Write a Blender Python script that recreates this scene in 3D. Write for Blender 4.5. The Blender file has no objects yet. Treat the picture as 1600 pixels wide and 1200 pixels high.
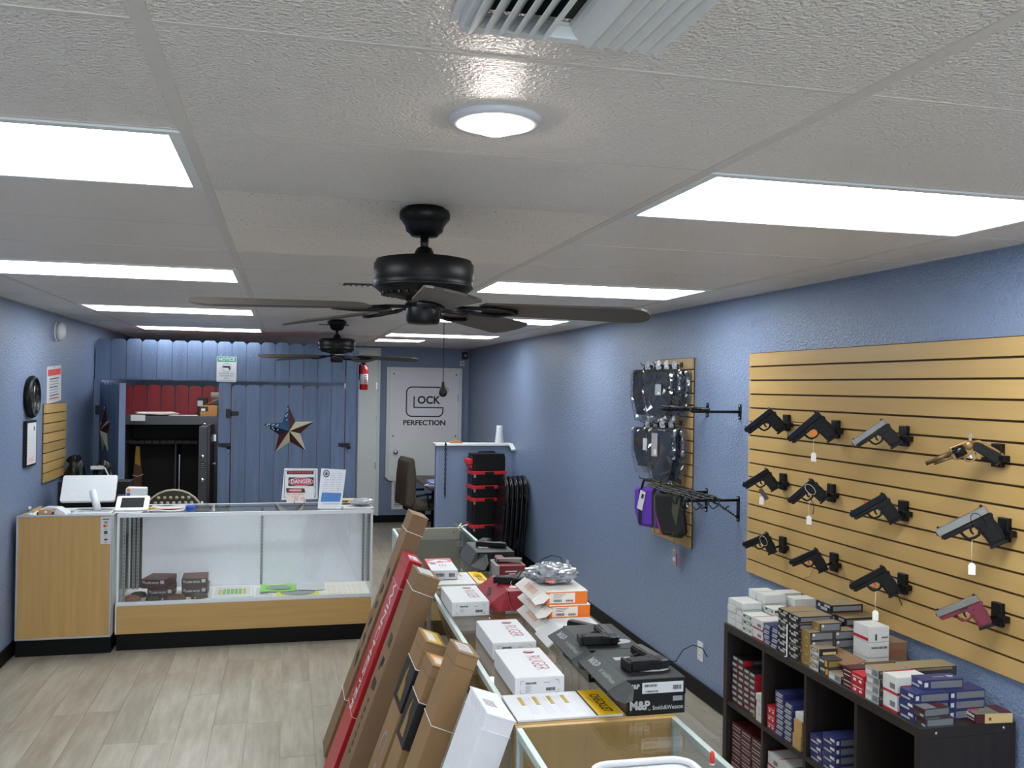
import bpy, bmesh, math, random
from mathutils import Matrix, Vector, Euler
random.seed(7)
SC = bpy.context.scene
COL = SC.collection
PI = math.pi

# ------------------------------------------------------------------ camera
CAMZ = 1.909
cam_data = bpy.data.cameras.new('camera')
cam = bpy.data.objects.new('camera', cam_data)
COL.objects.link(cam)
FPX, YAW, PITCH, ROLL = 1435.5, .24166, .00392, .01579
cam_data.sensor_fit = 'HORIZONTAL'
cam_data.sensor_width = 36.0
cam_data.lens = 36.0 * FPX / 1600.0
cam_data.clip_start = .02
_w = Vector((math.sin(YAW) * math.cos(PITCH), math.cos(YAW) * math.cos(PITCH), math.sin(PITCH)))
_r0 = Vector((math.cos(YAW), -math.sin(YAW), 0)); _u0 = _r0.cross(_w)
_r = _r0 * math.cos(ROLL) + _u0 * math.sin(ROLL)
_u = -_r0 * math.sin(ROLL) + _u0 * math.cos(ROLL)
cam.matrix_world = Matrix(((_r.x, _u.x, -_w.x, 0), (_r.y, _u.y, -_w.y, 0), (_r.z, _u.z, -_w.z, CAMZ), (0, 0, 0, 1)))
SC.camera = cam

# ------------------------------------------------------------------ world + exposure
world = bpy.data.worlds.new('world'); SC.world = world; world.use_nodes = True
world.node_tree.nodes['Background'].inputs[0].default_value = (.80, .89, 1., 1)
world.node_tree.nodes['Background'].inputs[1].default_value = 3.6
SC.view_settings.view_transform = 'Standard'
SC.view_settings.look = 'None'
SC.view_settings.exposure = 0.7
SC.view_settings.gamma = 1.0
SC.view_settings.use_curve_mapping = False
LIGHT_PANEL = 9.0      # radiance of the fluorescent diffusers
LIGHT_SPOT = 40.0

# sky portal in the storefront opening behind the camera (guides sampling, emits nothing itself)
pl_ = bpy.data.lights.new('storefront_portal', 'AREA'); pl_.shape = 'RECTANGLE'; pl_.size = 3.9; pl_.size_y = 2.0; pl_.cycles.is_portal = True
po_ = bpy.data.objects.new('storefront_portal', pl_); COL.objects.link(po_); po_.location = (.363, -2.87, 1.2); po_.rotation_euler = (PI / 2, 0, 0)

# ------------------------------------------------------------------ room numbers
XL, XR, YF, YB, ZC = -1.805, 2.531, -2.81, 12.85, 2.447

# ------------------------------------------------------------------ materials
MATS = {}
def lin(c):
    return tuple((v / 12.92 if v <= .04045 else ((v + .055) / 1.055) ** 2.4) for v in c)
def hexc(h):
    h = h.lstrip('#'); return lin(tuple(int(h[i:i + 2], 16) / 255 for i in (0, 2, 4)))
def newmat(name):
    m = bpy.data.materials.new(name); m.use_nodes = True
    nt = m.node_tree; return m, nt, nt.nodes['Principled BSDF']
def nd(nt, t, **kw):
    n = nt.nodes.new(t)
    for k, v in kw.items(): setattr(n, k, v)
    return n
def mat(name, col=None, rough=.5, metal=0., var=.06, scale=30., bump=0., bscale=200., spec=.5, coat=0.):
    """procedural paint/plastic: base colour broken up by noise, optional fine relief"""
    if name in MATS: return MATS[name]
    c = hexc(col); m, nt, b = newmat(name)
    tc = nd(nt, 'ShaderNodeTexCoord')
    n = nd(nt, 'ShaderNodeTexNoise'); n.inputs['Scale'].default_value = scale; n.inputs['Detail'].default_value = 3
    nt.links.new(tc.outputs['Object'], n.inputs['Vector'])
    mx = nd(nt, 'ShaderNodeMix', data_type='RGBA')
    mx.inputs[6].default_value = tuple(v * (1 - var) for v in c) + (1,)
    mx.inputs[7].default_value = tuple(min(1, v * (1 + var)) for v in c) + (1,)
    nt.links.new(n.outputs['Fac'], mx.inputs[0]); nt.links.new(mx.outputs[2], b.inputs['Base Color'])
    b.inputs['Roughness'].default_value = rough; b.inputs['Metallic'].default_value = metal
    b.inputs['Specular IOR Level'].default_value = spec
    if coat: b.inputs['Coat Weight'].default_value = coat
    if bump:
        n2 = nd(nt, 'ShaderNodeTexNoise'); n2.inputs['Scale'].default_value = bscale; n2.inputs['Detail'].default_value = 2
        nt.links.new(tc.outputs['Object'], n2.inputs['Vector'])
        bp = nd(nt, 'ShaderNodeBump'); bp.inputs['Strength'].default_value = bump; bp.inputs['Distance'].default_value = .004
        nt.links.new(n2.outputs['Fac'], bp.inputs['Height']); nt.links.new(bp.outputs['Normal'], b.inputs['Normal'])
    MATS[name] = m; return m
def emis(name, col, s):
    if name in MATS: return MATS[name]
    m, nt, b = newmat(name)
    e = nd(nt, 'ShaderNodeEmission'); e.inputs[0].default_value = tuple(col) + (1,); e.inputs[1].default_value = s
    nt.links.new(e.outputs[0], nt.nodes['Material Output'].inputs[0]); nt.nodes.remove(b)
    MATS[name] = m; return m
def glassmat(name, tint, ior=1.5, rough=.0):
    if name in MATS: return MATS[name]
    m, nt, b = newmat(name); nt.nodes.remove(b)
    t = nd(nt, 'ShaderNodeBsdfTransparent'); t.inputs[0].default_value = tuple(tint) + (1,)
    g = nd(nt, 'ShaderNodeBsdfGlossy'); g.inputs['Roughness'].default_value = rough
    ge = nd(nt, 'ShaderNodeNewGeometry'); dt = nd(nt, 'ShaderNodeVectorMath', operation='DOT_PRODUCT')
    nt.links.new(ge.outputs['Incoming'], dt.inputs[0]); nt.links.new(ge.outputs['Normal'], dt.inputs[1])
    ab = nd(nt, 'ShaderNodeMath', operation='ABSOLUTE'); nt.links.new(dt.outputs['Value'], ab.inputs[0])
    om = nd(nt, 'ShaderNodeMath', operation='SUBTRACT'); om.inputs[0].default_value = 1; nt.links.new(ab.outputs[0], om.inputs[1])
    pw = nd(nt, 'ShaderNodeMath', operation='POWER'); pw.inputs[1].default_value = 5; nt.links.new(om.outputs[0], pw.inputs[0])
    r0 = ((ior - 1) / (ior + 1)) ** 2
    fr = nd(nt, 'ShaderNodeMath', operation='MULTIPLY_ADD'); fr.inputs[1].default_value = 1 - r0; fr.inputs[2].default_value = r0
    nt.links.new(pw.outputs[0], fr.inputs[0])
    mx = nd(nt, 'ShaderNodeMixShader')
    nt.links.new(fr.outputs[0], mx.inputs[0]); nt.links.new(t.outputs[0], mx.inputs[1]); nt.links.new(g.outputs[0], mx.inputs[2])
    nt.links.new(mx.outputs[0], nt.nodes['Material Output'].inputs[0])
    MATS[name] = m; return m
def woodmat(name, c0, c1, axis=2, scale=1.0, rough=.42, stretch=14., world_space=False, rnd=False, coords='Object'):
    """streaky grain running along one axis"""
    if name in MATS: return MATS[name]
    m, nt, b = newmat(name)
    tc = nd(nt, 'ShaderNodeTexCoord')
    mp = nd(nt, 'ShaderNodeMapping'); s = [stretch * scale] * 3; s[axis] = scale
    mp.inputs['Scale'].default_value = s
    if world_space:
        ge = nd(nt, 'ShaderNodeNewGeometry'); src = ge.outputs['Position']
    else: src = tc.outputs[coords]
    if rnd:
        oi = nd(nt, 'ShaderNodeObjectInfo'); va = nd(nt, 'ShaderNodeVectorMath', operation='ADD')
        mu = nd(nt, 'ShaderNodeMath', operation='MULTIPLY'); mu.inputs[1].default_value = 37.
        nt.links.new(oi.outputs['Random'], mu.inputs[0])
        nt.links.new(src, va.inputs[0]); nt.links.new(mu.outputs[0], va.inputs[1]); src = va.outputs[0]
    nt.links.new(src, mp.inputs['Vector'])
    n = nd(nt, 'ShaderNodeTexNoise'); n.inputs['Scale'].default_value = 1.; n.inputs['Detail'].default_value = 6; n.inputs['Roughness'].default_value = .62
    nt.links.new(mp.outputs[0], n.inputs['Vector'])
    r = nd(nt, 'ShaderNodeValToRGB'); r.color_ramp.elements[0].position = .32; r.color_ramp.elements[1].position = .7
    r.color_ramp.elements[0].color = hexc(c0) + (1,); r.color_ramp.elements[1].color = hexc(c1) + (1,)
    nt.links.new(n.outputs['Fac'], r.inputs[0]); out = r.outputs[0]
    if rnd:
        hs = nd(nt, 'ShaderNodeHueSaturation'); mr = nd(nt, 'ShaderNodeMapRange')
        mr.inputs['To Min'].default_value = .9; mr.inputs['To Max'].default_value = 1.07
        nt.links.new(oi.outputs['Random'], mr.inputs[0]); nt.links.new(mr.outputs[0], hs.inputs['Value']); nt.links.new(out, hs.inputs['Color']); out = hs.outputs[0]
    nt.links.new(out, b.inputs['Base Color']); b.inputs['Roughness'].default_value = rough
    MATS[name] = m; return m
def reliefmat(name, col, rough, bscale, bump, dist=.003, var=.04, speckle=None, spec=.5, detail=2.):
    """painted texture (orange peel wall, embossed ceiling tile) in world space"""
    if name in MATS: return MATS[name]
    m, nt, b = newmat(name); c = hexc(col)
    ge = nd(nt, 'ShaderNodeNewGeometry')
    n = nd(nt, 'ShaderNodeTexNoise'); n.inputs['Scale'].default_value = bscale; n.inputs['Detail'].default_value = detail
    nt.links.new(ge.outputs['Position'], n.inputs['Vector'])
    bp = nd(nt, 'ShaderNodeBump'); bp.inputs['Strength'].default_value = bump; bp.inputs['Distance'].default_value = dist
    nt.links.new(n.outputs['Fac'], bp.inputs['Height']); nt.links.new(bp.outputs['Normal'], b.inputs['Normal'])
    n2 = nd(nt, 'ShaderNodeTexNoise'); n2.inputs['Scale'].default_value = 1.3; n2.inputs['Detail'].default_value = 4
    nt.links.new(ge.outputs['Position'], n2.inputs['Vector'])
    mx = nd(nt, 'ShaderNodeMix', data_type='RGBA')
    mx.inputs[6].default_value = tuple(v * (1 - var) for v in c) + (1,); mx.inputs[7].default_value = tuple(min(1, v * (1 + var)) for v in c) + (1,)
    nt.links.new(n2.outputs['Fac'], mx.inputs[0]); out = mx.outputs[2]
    if speckle:
        v = nd(nt, 'ShaderNodeTexNoise'); v.inputs['Scale'].default_value = speckle; v.inputs['Detail'].default_value = 1
        nt.links.new(ge.outputs['Position'], v.inputs['Vector'])
        rr = nd(nt, 'ShaderNodeValToRGB'); rr.color_ramp.elements[0].position = .27; rr.color_ramp.elements[1].position = .33
        rr.color_ramp.elements[0].color = (.35, .35, .35, 1)
        nt.links.new(v.outputs['Fac'], rr.inputs[0])
        m2 = nd(nt, 'ShaderNodeMix', data_type='RGBA', blend_type='MULTIPLY'); m2.inputs[0].default_value = 1
        nt.links.new(out, m2.inputs[6]); nt.links.new(rr.outputs[0], m2.inputs[7]); out = m2.outputs[2]
    nt.links.new(out, b.inputs['Base Color']); b.inputs['Roughness'].default_value = rough
    b.inputs['Specular IOR Level'].default_value = spec
    MATS[name] = m; return m

BLUE = reliefmat('blue wall paint', '#7686A3', .3, 95, 1., .006)
CEILM = reliefmat('ceiling tile', '#E6DFD6', .34, 125, 1., .009)
CEILF = reliefmat('fissured ceiling tile', '#E6DFD6', .8, 160, .2, .003, speckle=85)
WHITE = mat('white paint', '#DDE0DF', .45)
WHITEP = mat('white plastic', '#CFD1D4', .3)
BLACKP = mat('black plastic', '#070708', .48, spec=.3)
BLACKM = mat('black metal', '#070708', .4, spec=.35)
BLACKS = mat('satin black', '#080809', .42, spec=.25)
CHROME = mat('chrome', '#C9CCD0', .2, 1.)
ALU = mat('aluminium', '#B9BDC4', .38, .85)
ALUL = mat('pale aluminium', '#D6D9DE', .42, .3)
WOOD = woodmat('maple laminate', '#AE8A53', '#BC975C', 2, 1.6, .4, 22.)
WOODX = woodmat('maple laminate across', '#AE8A53', '#BC975C', 0, 1.6, .4, 22.)
SLATM = woodmat('slatwall maple', '#AE8D55', '#BB9A62', 1, .7, .38, 12., rnd=True)
SLOT = mat('slatwall groove', '#4A3212', .7)
GLASS = glassmat('clear glass', (.972, .985, .98))
GLASSG = mat('glass edge green', '#9CC4BE', .15)
CARD = mat('cardboard', '#7D6145', .75, var=.1, scale=14)
CARDL = mat('pale cardboard', '#8C6D49', .75, var=.1, scale=14)
CARDD = mat('cardboard flap', '#7D5F3F', .8)
PAPER = mat('paper', '#C6C7CA', .6, var=.03)
RED = mat('red print', '#B5202E', .42)
INK = mat('black ink', '#15151A', .5)
YEL = mat('yellow print', '#E2B50F', .45)
BLUEP = mat('blue print', '#3F7FC4', .45)
GREY = mat('grey print', '#8A8D92', .5)
BLACKB = mat('black rubber base', '#040404', .55, spec=.2)
STRING = mat('white string', '#E4E0D8', .7)

# ------------------------------------------------------------------ geometry helpers
class MB:
    def __init__(s): s.v = []; s.f = []; s.m = []; s.sm = []
    def add(s, vs, fs, mi=0, M=None, smooth=False):
        o = len(s.v)
        for p in vs:
            p = Vector(p)
            if M is not None: p = M @ p
            s.v.append(tuple(p))
        for f in fs: s.f.append([i + o for i in f]); s.m.append(mi); s.sm.append(smooth)
        return s
    def box(s, x0, x1, y0, y1, z0, z1, mi=0, M=None):
        vs = [(x, y, z) for z in (z0, z1) for y in (y0, y1) for x in (x0, x1)]
        return s.add(vs, [(0, 2, 3, 1), (4, 5, 7, 6), (0, 1, 5, 4), (2, 6, 7, 3), (0, 4, 6, 2), (1, 3, 7, 5)], mi, M)
    def cbox(s, c, d, mi=0, M=None):
        return s.box(c[0] - d[0] / 2, c[0] + d[0] / 2, c[1] - d[1] / 2, c[1] + d[1] / 2, c[2] - d[2] / 2, c[2] + d[2] / 2, mi, M)
    def prism(s, poly, a, b, axis='z', mi=0, M=None):
        """extrude a 2D polygon; axis z: (x,y)->z, y: (x,z)->y, x: (y,z)->x"""
        n = len(poly)
        def P(p, t):
            return (p[0], p[1], t) if axis == 'z' else ((p[0], t, p[1]) if axis == 'y' else (t, p[0], p[1]))
        vs = [P(p, a) for p in poly] + [P(p, b) for p in poly]
        fs = [list(range(n))[::-1], list(range(n, 2 * n))] + [(i, (i + 1) % n, n + (i + 1) % n, n + i) for i in range(n)]
        return s.add(vs, fs, mi, M)
    def lathe(s, prof, seg=24, mi=0, M=None, smooth=True):
        vs = []; fs = []
        for r, z in prof:
            for k in range(seg):
                a = 2 * PI * k / seg; vs.append((r * math.cos(a), r * math.sin(a), z))
        for i in range(len(prof) - 1):
            for k in range(seg):
                k2 = (k + 1) % seg; fs.append((i * seg + k, i * seg + k2, (i + 1) * seg + k2, (i + 1) * seg + k))
        fs.append(list(range(seg))[::-1]); fs.append([(len(prof) - 1) * seg + k for k in range(seg)])
        return s.add(vs, fs, mi, M, smooth)
    def cyl(s, p0, p1, r0, r1=None, seg=12, mi=0, M=None, smooth=True):
        return s.tube([p0, p1], [r0, r0 if r1 is None else r1], seg, mi, M, smooth)
    def tube(s, pts, r, seg=8, mi=0, M=None, smooth=True, closed=False):
        pts = [Vector(p) for p in pts]; n = len(pts)
        rs = r if isinstance(r, (list, tuple)) else [r] * n
        vs = []; up = None
        for i, p in enumerate(pts):
            if closed: t = pts[(i + 1) % n] - pts[i - 1]
            else: t = pts[min(i + 1, n - 1)] - pts[max(i - 1, 0)]
            t.normalize()
            if up is None: up = Vector((0, 0, 1)) if abs(t.z) < .9 else Vector((1, 0, 0))
            x = up.cross(t)
            if x.length < 1e-5: x = Vector((1, 0, 0)).cross(t)
            x.normalize(); y = t.cross(x).normalized(); up = y
            for k in range(seg):
                a = 2 * PI * k / seg; vs.append(tuple(p + (x * math.cos(a) + y * math.sin(a)) * rs[i]))
        fs = []
        for i in range(n if closed else n - 1):
            j = (i + 1) % n
            for k in range(seg):
                k2 = (k + 1) % seg; fs.append((i * seg + k, i * seg + k2, j * seg + k2, j * seg + k))
        if not closed: fs.append(list(range(seg))[::-1]); fs.append([(n - 1) * seg + k for k in range(seg)])
        return s.add(vs, fs, mi, M, smooth)
    def ball(s, c, r, mi=0, seg=12, rings=8, M=None, sc=(1, 1, 1)):
        prof = [(max(1e-4, r * math.sin(PI * i / rings)), -r * math.cos(PI * i / rings)) for i in range(rings + 1)]
        T = Matrix.Translation(c) @ Matrix.Diagonal((sc[0], sc[1], sc[2], 1))
        return s.lathe(prof, seg, mi, T if M is None else M @ T)
    def mesh(s, name, mats):
        me = bpy.data.meshes.new(name); me.from_pydata(s.v, [], s.f)
        for m in (mats if isinstance(mats, (list, tuple)) else [mats]): me.materials.append(m)
        for p, i, sm in zip(me.polygons, s.m, s.sm): p.material_index = i; p.use_smooth = sm
        bm = bmesh.new(); bm.from_mesh(me); bmesh.ops.recalc_face_normals(bm, faces=bm.faces); bm.to_mesh(me); bm.free()
        return me
    def build(s, name, mats, parent=None, bevel=0, seg=2, loc=None, rot=None, smooth_angle=False):
        o = bpy.data.objects.new(name, s.mesh(name, mats)); COL.objects.link(o)
        if parent is not None: o.parent = parent
        if loc is not None: o.location = loc
        if rot is not None: o.rotation_euler = rot
        if bevel:
            b = o.modifiers.new('bevel', 'BEVEL'); b.width = bevel; b.segments = seg; b.limit_method = 'ANGLE'; b.angle_limit = .6
        return o
def tag(o, label, cat, group=None):
    o['label'] = label; o['category'] = cat
    if group: o['group'] = group
    return o
def thing(name, label, cat, loc=(0, 0, 0), rot=(0, 0, 0), group=None):
    o = bpy.data.objects.new(name, None); COL.objects.link(o); o.empty_display_size = .05
    o.location = loc; o.rotation_euler = rot
    return tag(o, label, cat, group)
def struct(o): o['kind'] = 'structure'; return o
def inst(src, parent=None, loc=None, rot=None, scale=None, name=None):
    o = src.copy(); COL.objects.link(o)
    if name: o.name = name
    if parent is not None: o.parent = parent
    if loc is not None: o.location = loc
    if rot is not None: o.rotation_euler = rot
    if scale is not None: o.scale = scale
    return o
def copy_tree(o, parent=None):
    c = o.copy(); COL.objects.link(c)
    if parent is not None: c.parent = parent
    for ch in list(o.children): copy_tree(ch, c)
    return c
def basis(x, up):
    """matrix with local x along x and local z close to up"""
    x = Vector(x).normalized(); z = Vector(up); z = (z - x * z.dot(x)).normalized(); y = z.cross(x)
    return Matrix((x, y, z)).transposed()
_TX = {}
def text_mesh(s, size, align='CENTER', xs=1., bold=0.):
    key = (s, size, align, xs, bold)
    if key in _TX: return _TX[key]
    cu = bpy.data.curves.new('lettering', 'FONT'); cu.body = s; cu.size = size; cu.align_x = align; cu.align_y = 'CENTER'
    cu.resolution_u = 3; cu.offset = bold
    ob = bpy.data.objects.new('lettering_tmp', cu); COL.objects.link(ob)
    dg = bpy.context.evaluated_depsgraph_get(); me = bpy.data.meshes.new_from_object(ob.evaluated_get(dg))
    if xs != 1.:
        for v in me.vertices: v.co.x *= xs
    bpy.data.objects.remove(ob); bpy.data.curves.remove(cu)
    _TX[key] = me; return me
def text(s, size, m, parent, loc, rot, align='CENTER', xs=1., bold=0., name='lettering'):
    me = text_mesh(s, size, align, xs, bold)
    if not me.materials: me.materials.append(m)
    o = bpy.data.objects.new(name, me); COL.objects.link(o); o.parent = parent; o.location = loc
    if isinstance(rot, Matrix): o.rotation_euler = rot.to_euler()
    else: o.rotation_euler = rot
    if me.materials[0] != m: o.material_slots[0].link = 'OBJECT'; o.material_slots[0].material = m
    return o
FRONT = (PI / 2, 0, 0)            # text facing -Y, reading along +X
LEFT = (PI / 2, 0, -PI / 2)       # text facing -X, reading along -Y
RIGHT = (PI / 2, 0, PI / 2)       # text facing +X, reading along +Y
UP = (0, 0, 0)                    # text facing +Z
def rrect(w, h, r, n=4):
    out = []
    for cx, cy, a0 in ((w / 2 - r, h / 2 - r, 0), (-w / 2 + r, h / 2 - r, 90), (-w / 2 + r, -h / 2 + r, 180), (w / 2 - r, -h / 2 + r, 270)):
        for k in range(n + 1):
            a = math.radians(a0 + 90 * k / n); out.append((cx + r * math.cos(a), cy + r * math.sin(a)))
    return out

# ================================================================== THE ROOM
def wall(name, x0, x1, y0, y1, z0, z1, m): return struct(MB().box(x0, x1, y0, y1, z0, z1).build(name, m))
wall('wall_right', XR, XR + .12, YF, YB, 0, ZC + .1, BLUE)
wall('wall_left', XL - .12, XL, YF, YB, 0, ZC + .1, BLUE)
wall('wall_back', XL - .12, XR + .12, YB, YB + .12, 0, ZC + .1, BLUE)
wf = struct(MB().box(XL - .12, -1.587, YF - .12, YF, 0, ZC + .1).box(2.313, XR + .12, YF - .12, YF, 0, ZC + .1).box(-1.587, 2.313, YF - .12, YF, 0, .2).box(-1.587, 2.313, YF - .12, YF, 2.2, ZC + .1).build('wall_front', BLUE))
w1 = MB()
for x in (-1.587, -.307, .993, 2.263): w1.box(x, x + .05, YF - .09, YF - .03, .2, 2.2)
w1.box(-1.587, 2.313, YF - .09, YF - .03, .2, .25).box(-1.587, 2.313, YF - .09, YF - .03, 2.15, 2.2)
w1 = struct(w1.build('window_1', ALU))
for x in (-1.537, -.257, 1.043): MB().box(x, x + 1.23 - (.01 if x > 1 else 0), YF - .063, YF - .057, .25, 2.15).build('pane', GLASS, w1)
for nm, x0, x1, y0, y1 in (('baseboard_right', XR - .012, XR, YF, YB - .012), ('baseboard_left', XL, XL + .012, YF, YB - .012),
                           ('baseboard_back', XL + .012, XR - .012, YB - .012, YB), ('baseboard_front', XL + .012, XR - .012, YF, YF + .012)):
    struct(MB().box(x0, x1, y0, y1, 0.005, .105).build(nm, BLACKB, bevel=.003))

# floor: base slab + vinyl planks running away from the camera
def floor_mat():
    m, nt, b = newmat('vinyl plank')
    ge = nd(nt, 'ShaderNodeNewGeometry'); oi = nd(nt, 'ShaderNodeObjectInfo')
    mu = nd(nt, 'ShaderNodeMath', operation='MULTIPLY'); mu.inputs[1].default_value = 53.
    va = nd(nt, 'ShaderNodeVectorMath', operation='ADD')
    nt.links.new(oi.outputs['Random'], mu.inputs[0]); nt.links.new(ge.outputs['Position'], va.inputs[0]); nt.links.new(mu.outputs[0], va.inputs[1])
    def layer(scale, vec, det, lo, hi):
        mp = nd(nt, 'ShaderNodeMapping'); mp.inputs['Scale'].default_value = vec
        nt.links.new(va.outputs[0], mp.inputs['Vector'])
        n = nd(nt, 'ShaderNodeTexNoise'); n.inputs['Scale'].default_value = scale; n.inputs['Detail'].default_value = det; n.inputs['Roughness'].default_value = .6
        nt.links.new(mp.outputs[0], n.inputs['Vector'])
        r = nd(nt, 'ShaderNodeMapRange'); r.inputs[1].default_value = lo; r.inputs[2].default_value = hi
        nt.links.new(n.outputs['Fac'], r.inputs[0]); return r.outputs[0]
    a = layer(1., (9, 1.6, 5), 5, .36, .64); c = layer(1., (30, 3.2, 5), 6, .40, .72)
    m1 = nd(nt, 'ShaderNodeMix', data_type='RGBA'); m1.inputs[6].default_value = hexc('#938979') + (1,); m1.inputs[7].default_value = hexc('#A9A294') + (1,)
    nt.links.new(a, m1.inputs[0])
    m2 = nd(nt, 'ShaderNodeMix', data_type='RGBA'); m2.inputs[7].default_value = hexc('#7B7160') + (1,)
    inv = nd(nt, 'ShaderNodeMath', operation='MULTIPLY'); inv.inputs[1].default_value = .55
    nt.links.new(c, inv.inputs[0]); nt.links.new(inv.outputs[0], m2.inputs[0]); nt.links.new(m1.outputs[2], m2.inputs[6])
    hs = nd(nt, 'ShaderNodeHueSaturation'); mr = nd(nt, 'ShaderNodeMapRange'); mr.inputs['To Min'].default_value = .93; mr.inputs['To Max'].default_value = 1.05
    nt.links.new(oi.outputs['Random'], mr.inputs[0]); nt.links.new(mr.outputs[0], hs.inputs['Value']); nt.links.new(m2.outputs[2], hs.inputs['Color'])
    nt.links.new(hs.outputs[0], b.inputs['Base Color']); b.inputs['Roughness'].default_value = .36
    return m
FLM = floor_mat()
floor = struct(MB().box(XL - .12, XR + .12, YF - .12, YB + .12, -.1, -.0035).box(XL, XR, YF, 2.4, -.0035, 0).build('floor', [FLM]))
PW = (XR - XL) / 24
pk = MB().box(-.5, .5, -.5, .5, -.0034, 0).mesh('plank', FLM)
rp = random.Random(3); first = True
for i in range(24):
    y = 2.4; L = rp.uniform(.3, 1.22)
    while y < YB - .02:
        y1 = min(y + L, YB)
        if YB - y1 < .15: y1 = YB
        o = bpy.data.objects.new('plank', pk); COL.objects.link(o); o.parent = floor
        o.location = (XL + PW * (i + .5), (y + y1) / 2, 0); o.scale = (PW - .0016, y1 - y - .002, 1)
        y = y1; L = 1.22

# ceiling: slab above, lay-in tiles and T-bar runners
GX0, GY0, TW, TD = -.2177, 1.4648, 1.2192, .6096
ceiling = struct(MB().box(XL - .12, XR + .12, YF - .12, YB + .12, ZC + .012, ZC + .1).build('ceiling', CEILM))
cols = [(XL, GX0 - TW), (GX0 - TW, GX0), (GX0, GX0 + TW), (GX0 + TW, GX0 + 2 * TW), (GX0 + 2 * TW, XR)]
LIGHTS = {(1, 1), (3, 1), (1, 5), (3, 5), (1, 9), (3, 9), (1, 13), (3, 13), (1, -3), (3, -3)}
k0 = math.floor((YF - GY0) / TD); k1 = math.ceil((YB - GY0) / TD)
tmesh = {}
def tile_mesh(w, d, m):
    key = (round(w, 3), round(d, 3), m.name)
    if key not in tmesh: tmesh[key] = MB().box(-w / 2, w / 2, -d / 2, d / 2, 0, .009).mesh('ceiling_tile', m)
    return tmesh[key]
for k in range(k0, k1):
    y0, y1 = max(YF, GY0 + k * TD), min(YB, GY0 + (k + 1) * TD)
    for ci, (x0, x1) in enumerate(cols):
        if (ci, k) in LIGHTS: continue
        if (ci, k) == (3, 15): x0 = GX0 + TW + .61
        dz = rp.uniform(0, .0025)
        m = CEILF if (ci, k) in ((2, 2), (2, 3)) else CEILM
        o = bpy.data.objects.new('ceiling_tile', tile_mesh(x1 - x0 - .012, y1 - y0 - .008, m)); COL.objects.link(o); o.parent = ceiling
        o.location = ((x0 + x1) / 2, (y0 + y1) / 2, ZC + .0005 + dz)
tb = mat('ceiling grid', '#D2CDC6', .5)
for x in [c[1] for c in cols[:-1]]:
    MB().box(x - .014, x + .014, YF, YB, ZC - .001, ZC + .012).build('ceiling_runner', tb, ceiling)
for k in range(k0 + 1, k1):
    MB().box(XL, XR, GY0 + k * TD - .006, GY0 + k * TD + .006, ZC + .001, ZC + .012).build('ceiling_cross_bar', tb, ceiling)
for x0, x1, y0, y1 in ((XL, XL + .02, YF, YB), (XR - .02, XR, YF, YB)):
    MB().box(x0, x1, y0, y1, ZC - .001, ZC + .011).build('ceiling_wall_angle', tb, ceiling)

# ================================================================== CEILING FIXTURES
DIFF = emis('fluorescent diffuser', (.93, .985, 1.), LIGHT_PANEL)
def troffer(cx, cy, w, d, label, group='recessed fluorescent ceiling panels'):
    t = thing('ceiling_light', label, 'ceiling light', (cx, cy, ZC), group=group)
    f = MB()
    b = .028
    f.box(-w / 2, w / 2, -d / 2, -d / 2 + b, -.004, .01).box(-w / 2, w / 2, d / 2 - b, d / 2, -.004, .01)
    f.box(-w / 2, -w / 2 + b, -d / 2 + b, d / 2 - b, -.004, .01).box(w / 2 - b, w / 2, -d / 2 + b, d / 2 - b, -.004, .01)
    f.build('frame', WHITE, t, bevel=.002)
    MB().box(-w / 2 + b, w / 2 - b, -d / 2 + b, d / 2 - b, .0, .008).build('diffuser', DIFF, t)
    return t
rows = {1: 'nearest', 5: 'second', 9: 'third', 13: 'farthest', -3: 'rearmost'}
for (ci, k) in sorted(LIGHTS):
    x0, x1 = cols[ci]; y0 = GY0 + k * TD
    side = 'left' if ci == 1 else 'right'
    lab = {1: 'largest lit ceiling panel on the %s, nearest the camera', 5: 'second lit ceiling panel back on the %s side', 9: 'third lit ceiling panel back on the %s side',
           13: 'farthest long lit ceiling panel on the %s, close to the back', -3: 'lit ceiling panel on the %s side overhead by the entrance'}[k] % side
    troffer((x0 + x1) / 2, y0 + TD / 2, TW - .02, TD - .012, lab)
troffer(GX0 + TW + .305, GY0 + 15.5 * TD, .595, .595, 'small square lit ceiling panel above the office corner')

# round downlight
t = thing('downlight', 'round warm white recessed downlight ahead of the fan', 'ceiling light', (.401, 1.801, ZC))
MB().lathe([(.064, .002), (.066, -.006), (.078, -.011), (.09, -.009), (.095, -.003), (.095, .004)], 40).build('trim_ring', WHITEP, t)
MB().lathe([(.001, -.03), (.025, -.028), (.047, -.02), (.06, -.009), (.064, .001)], 40).build('lens', emis('downlight lens', (1., .86, .78), LIGHT_SPOT), t)

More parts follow.
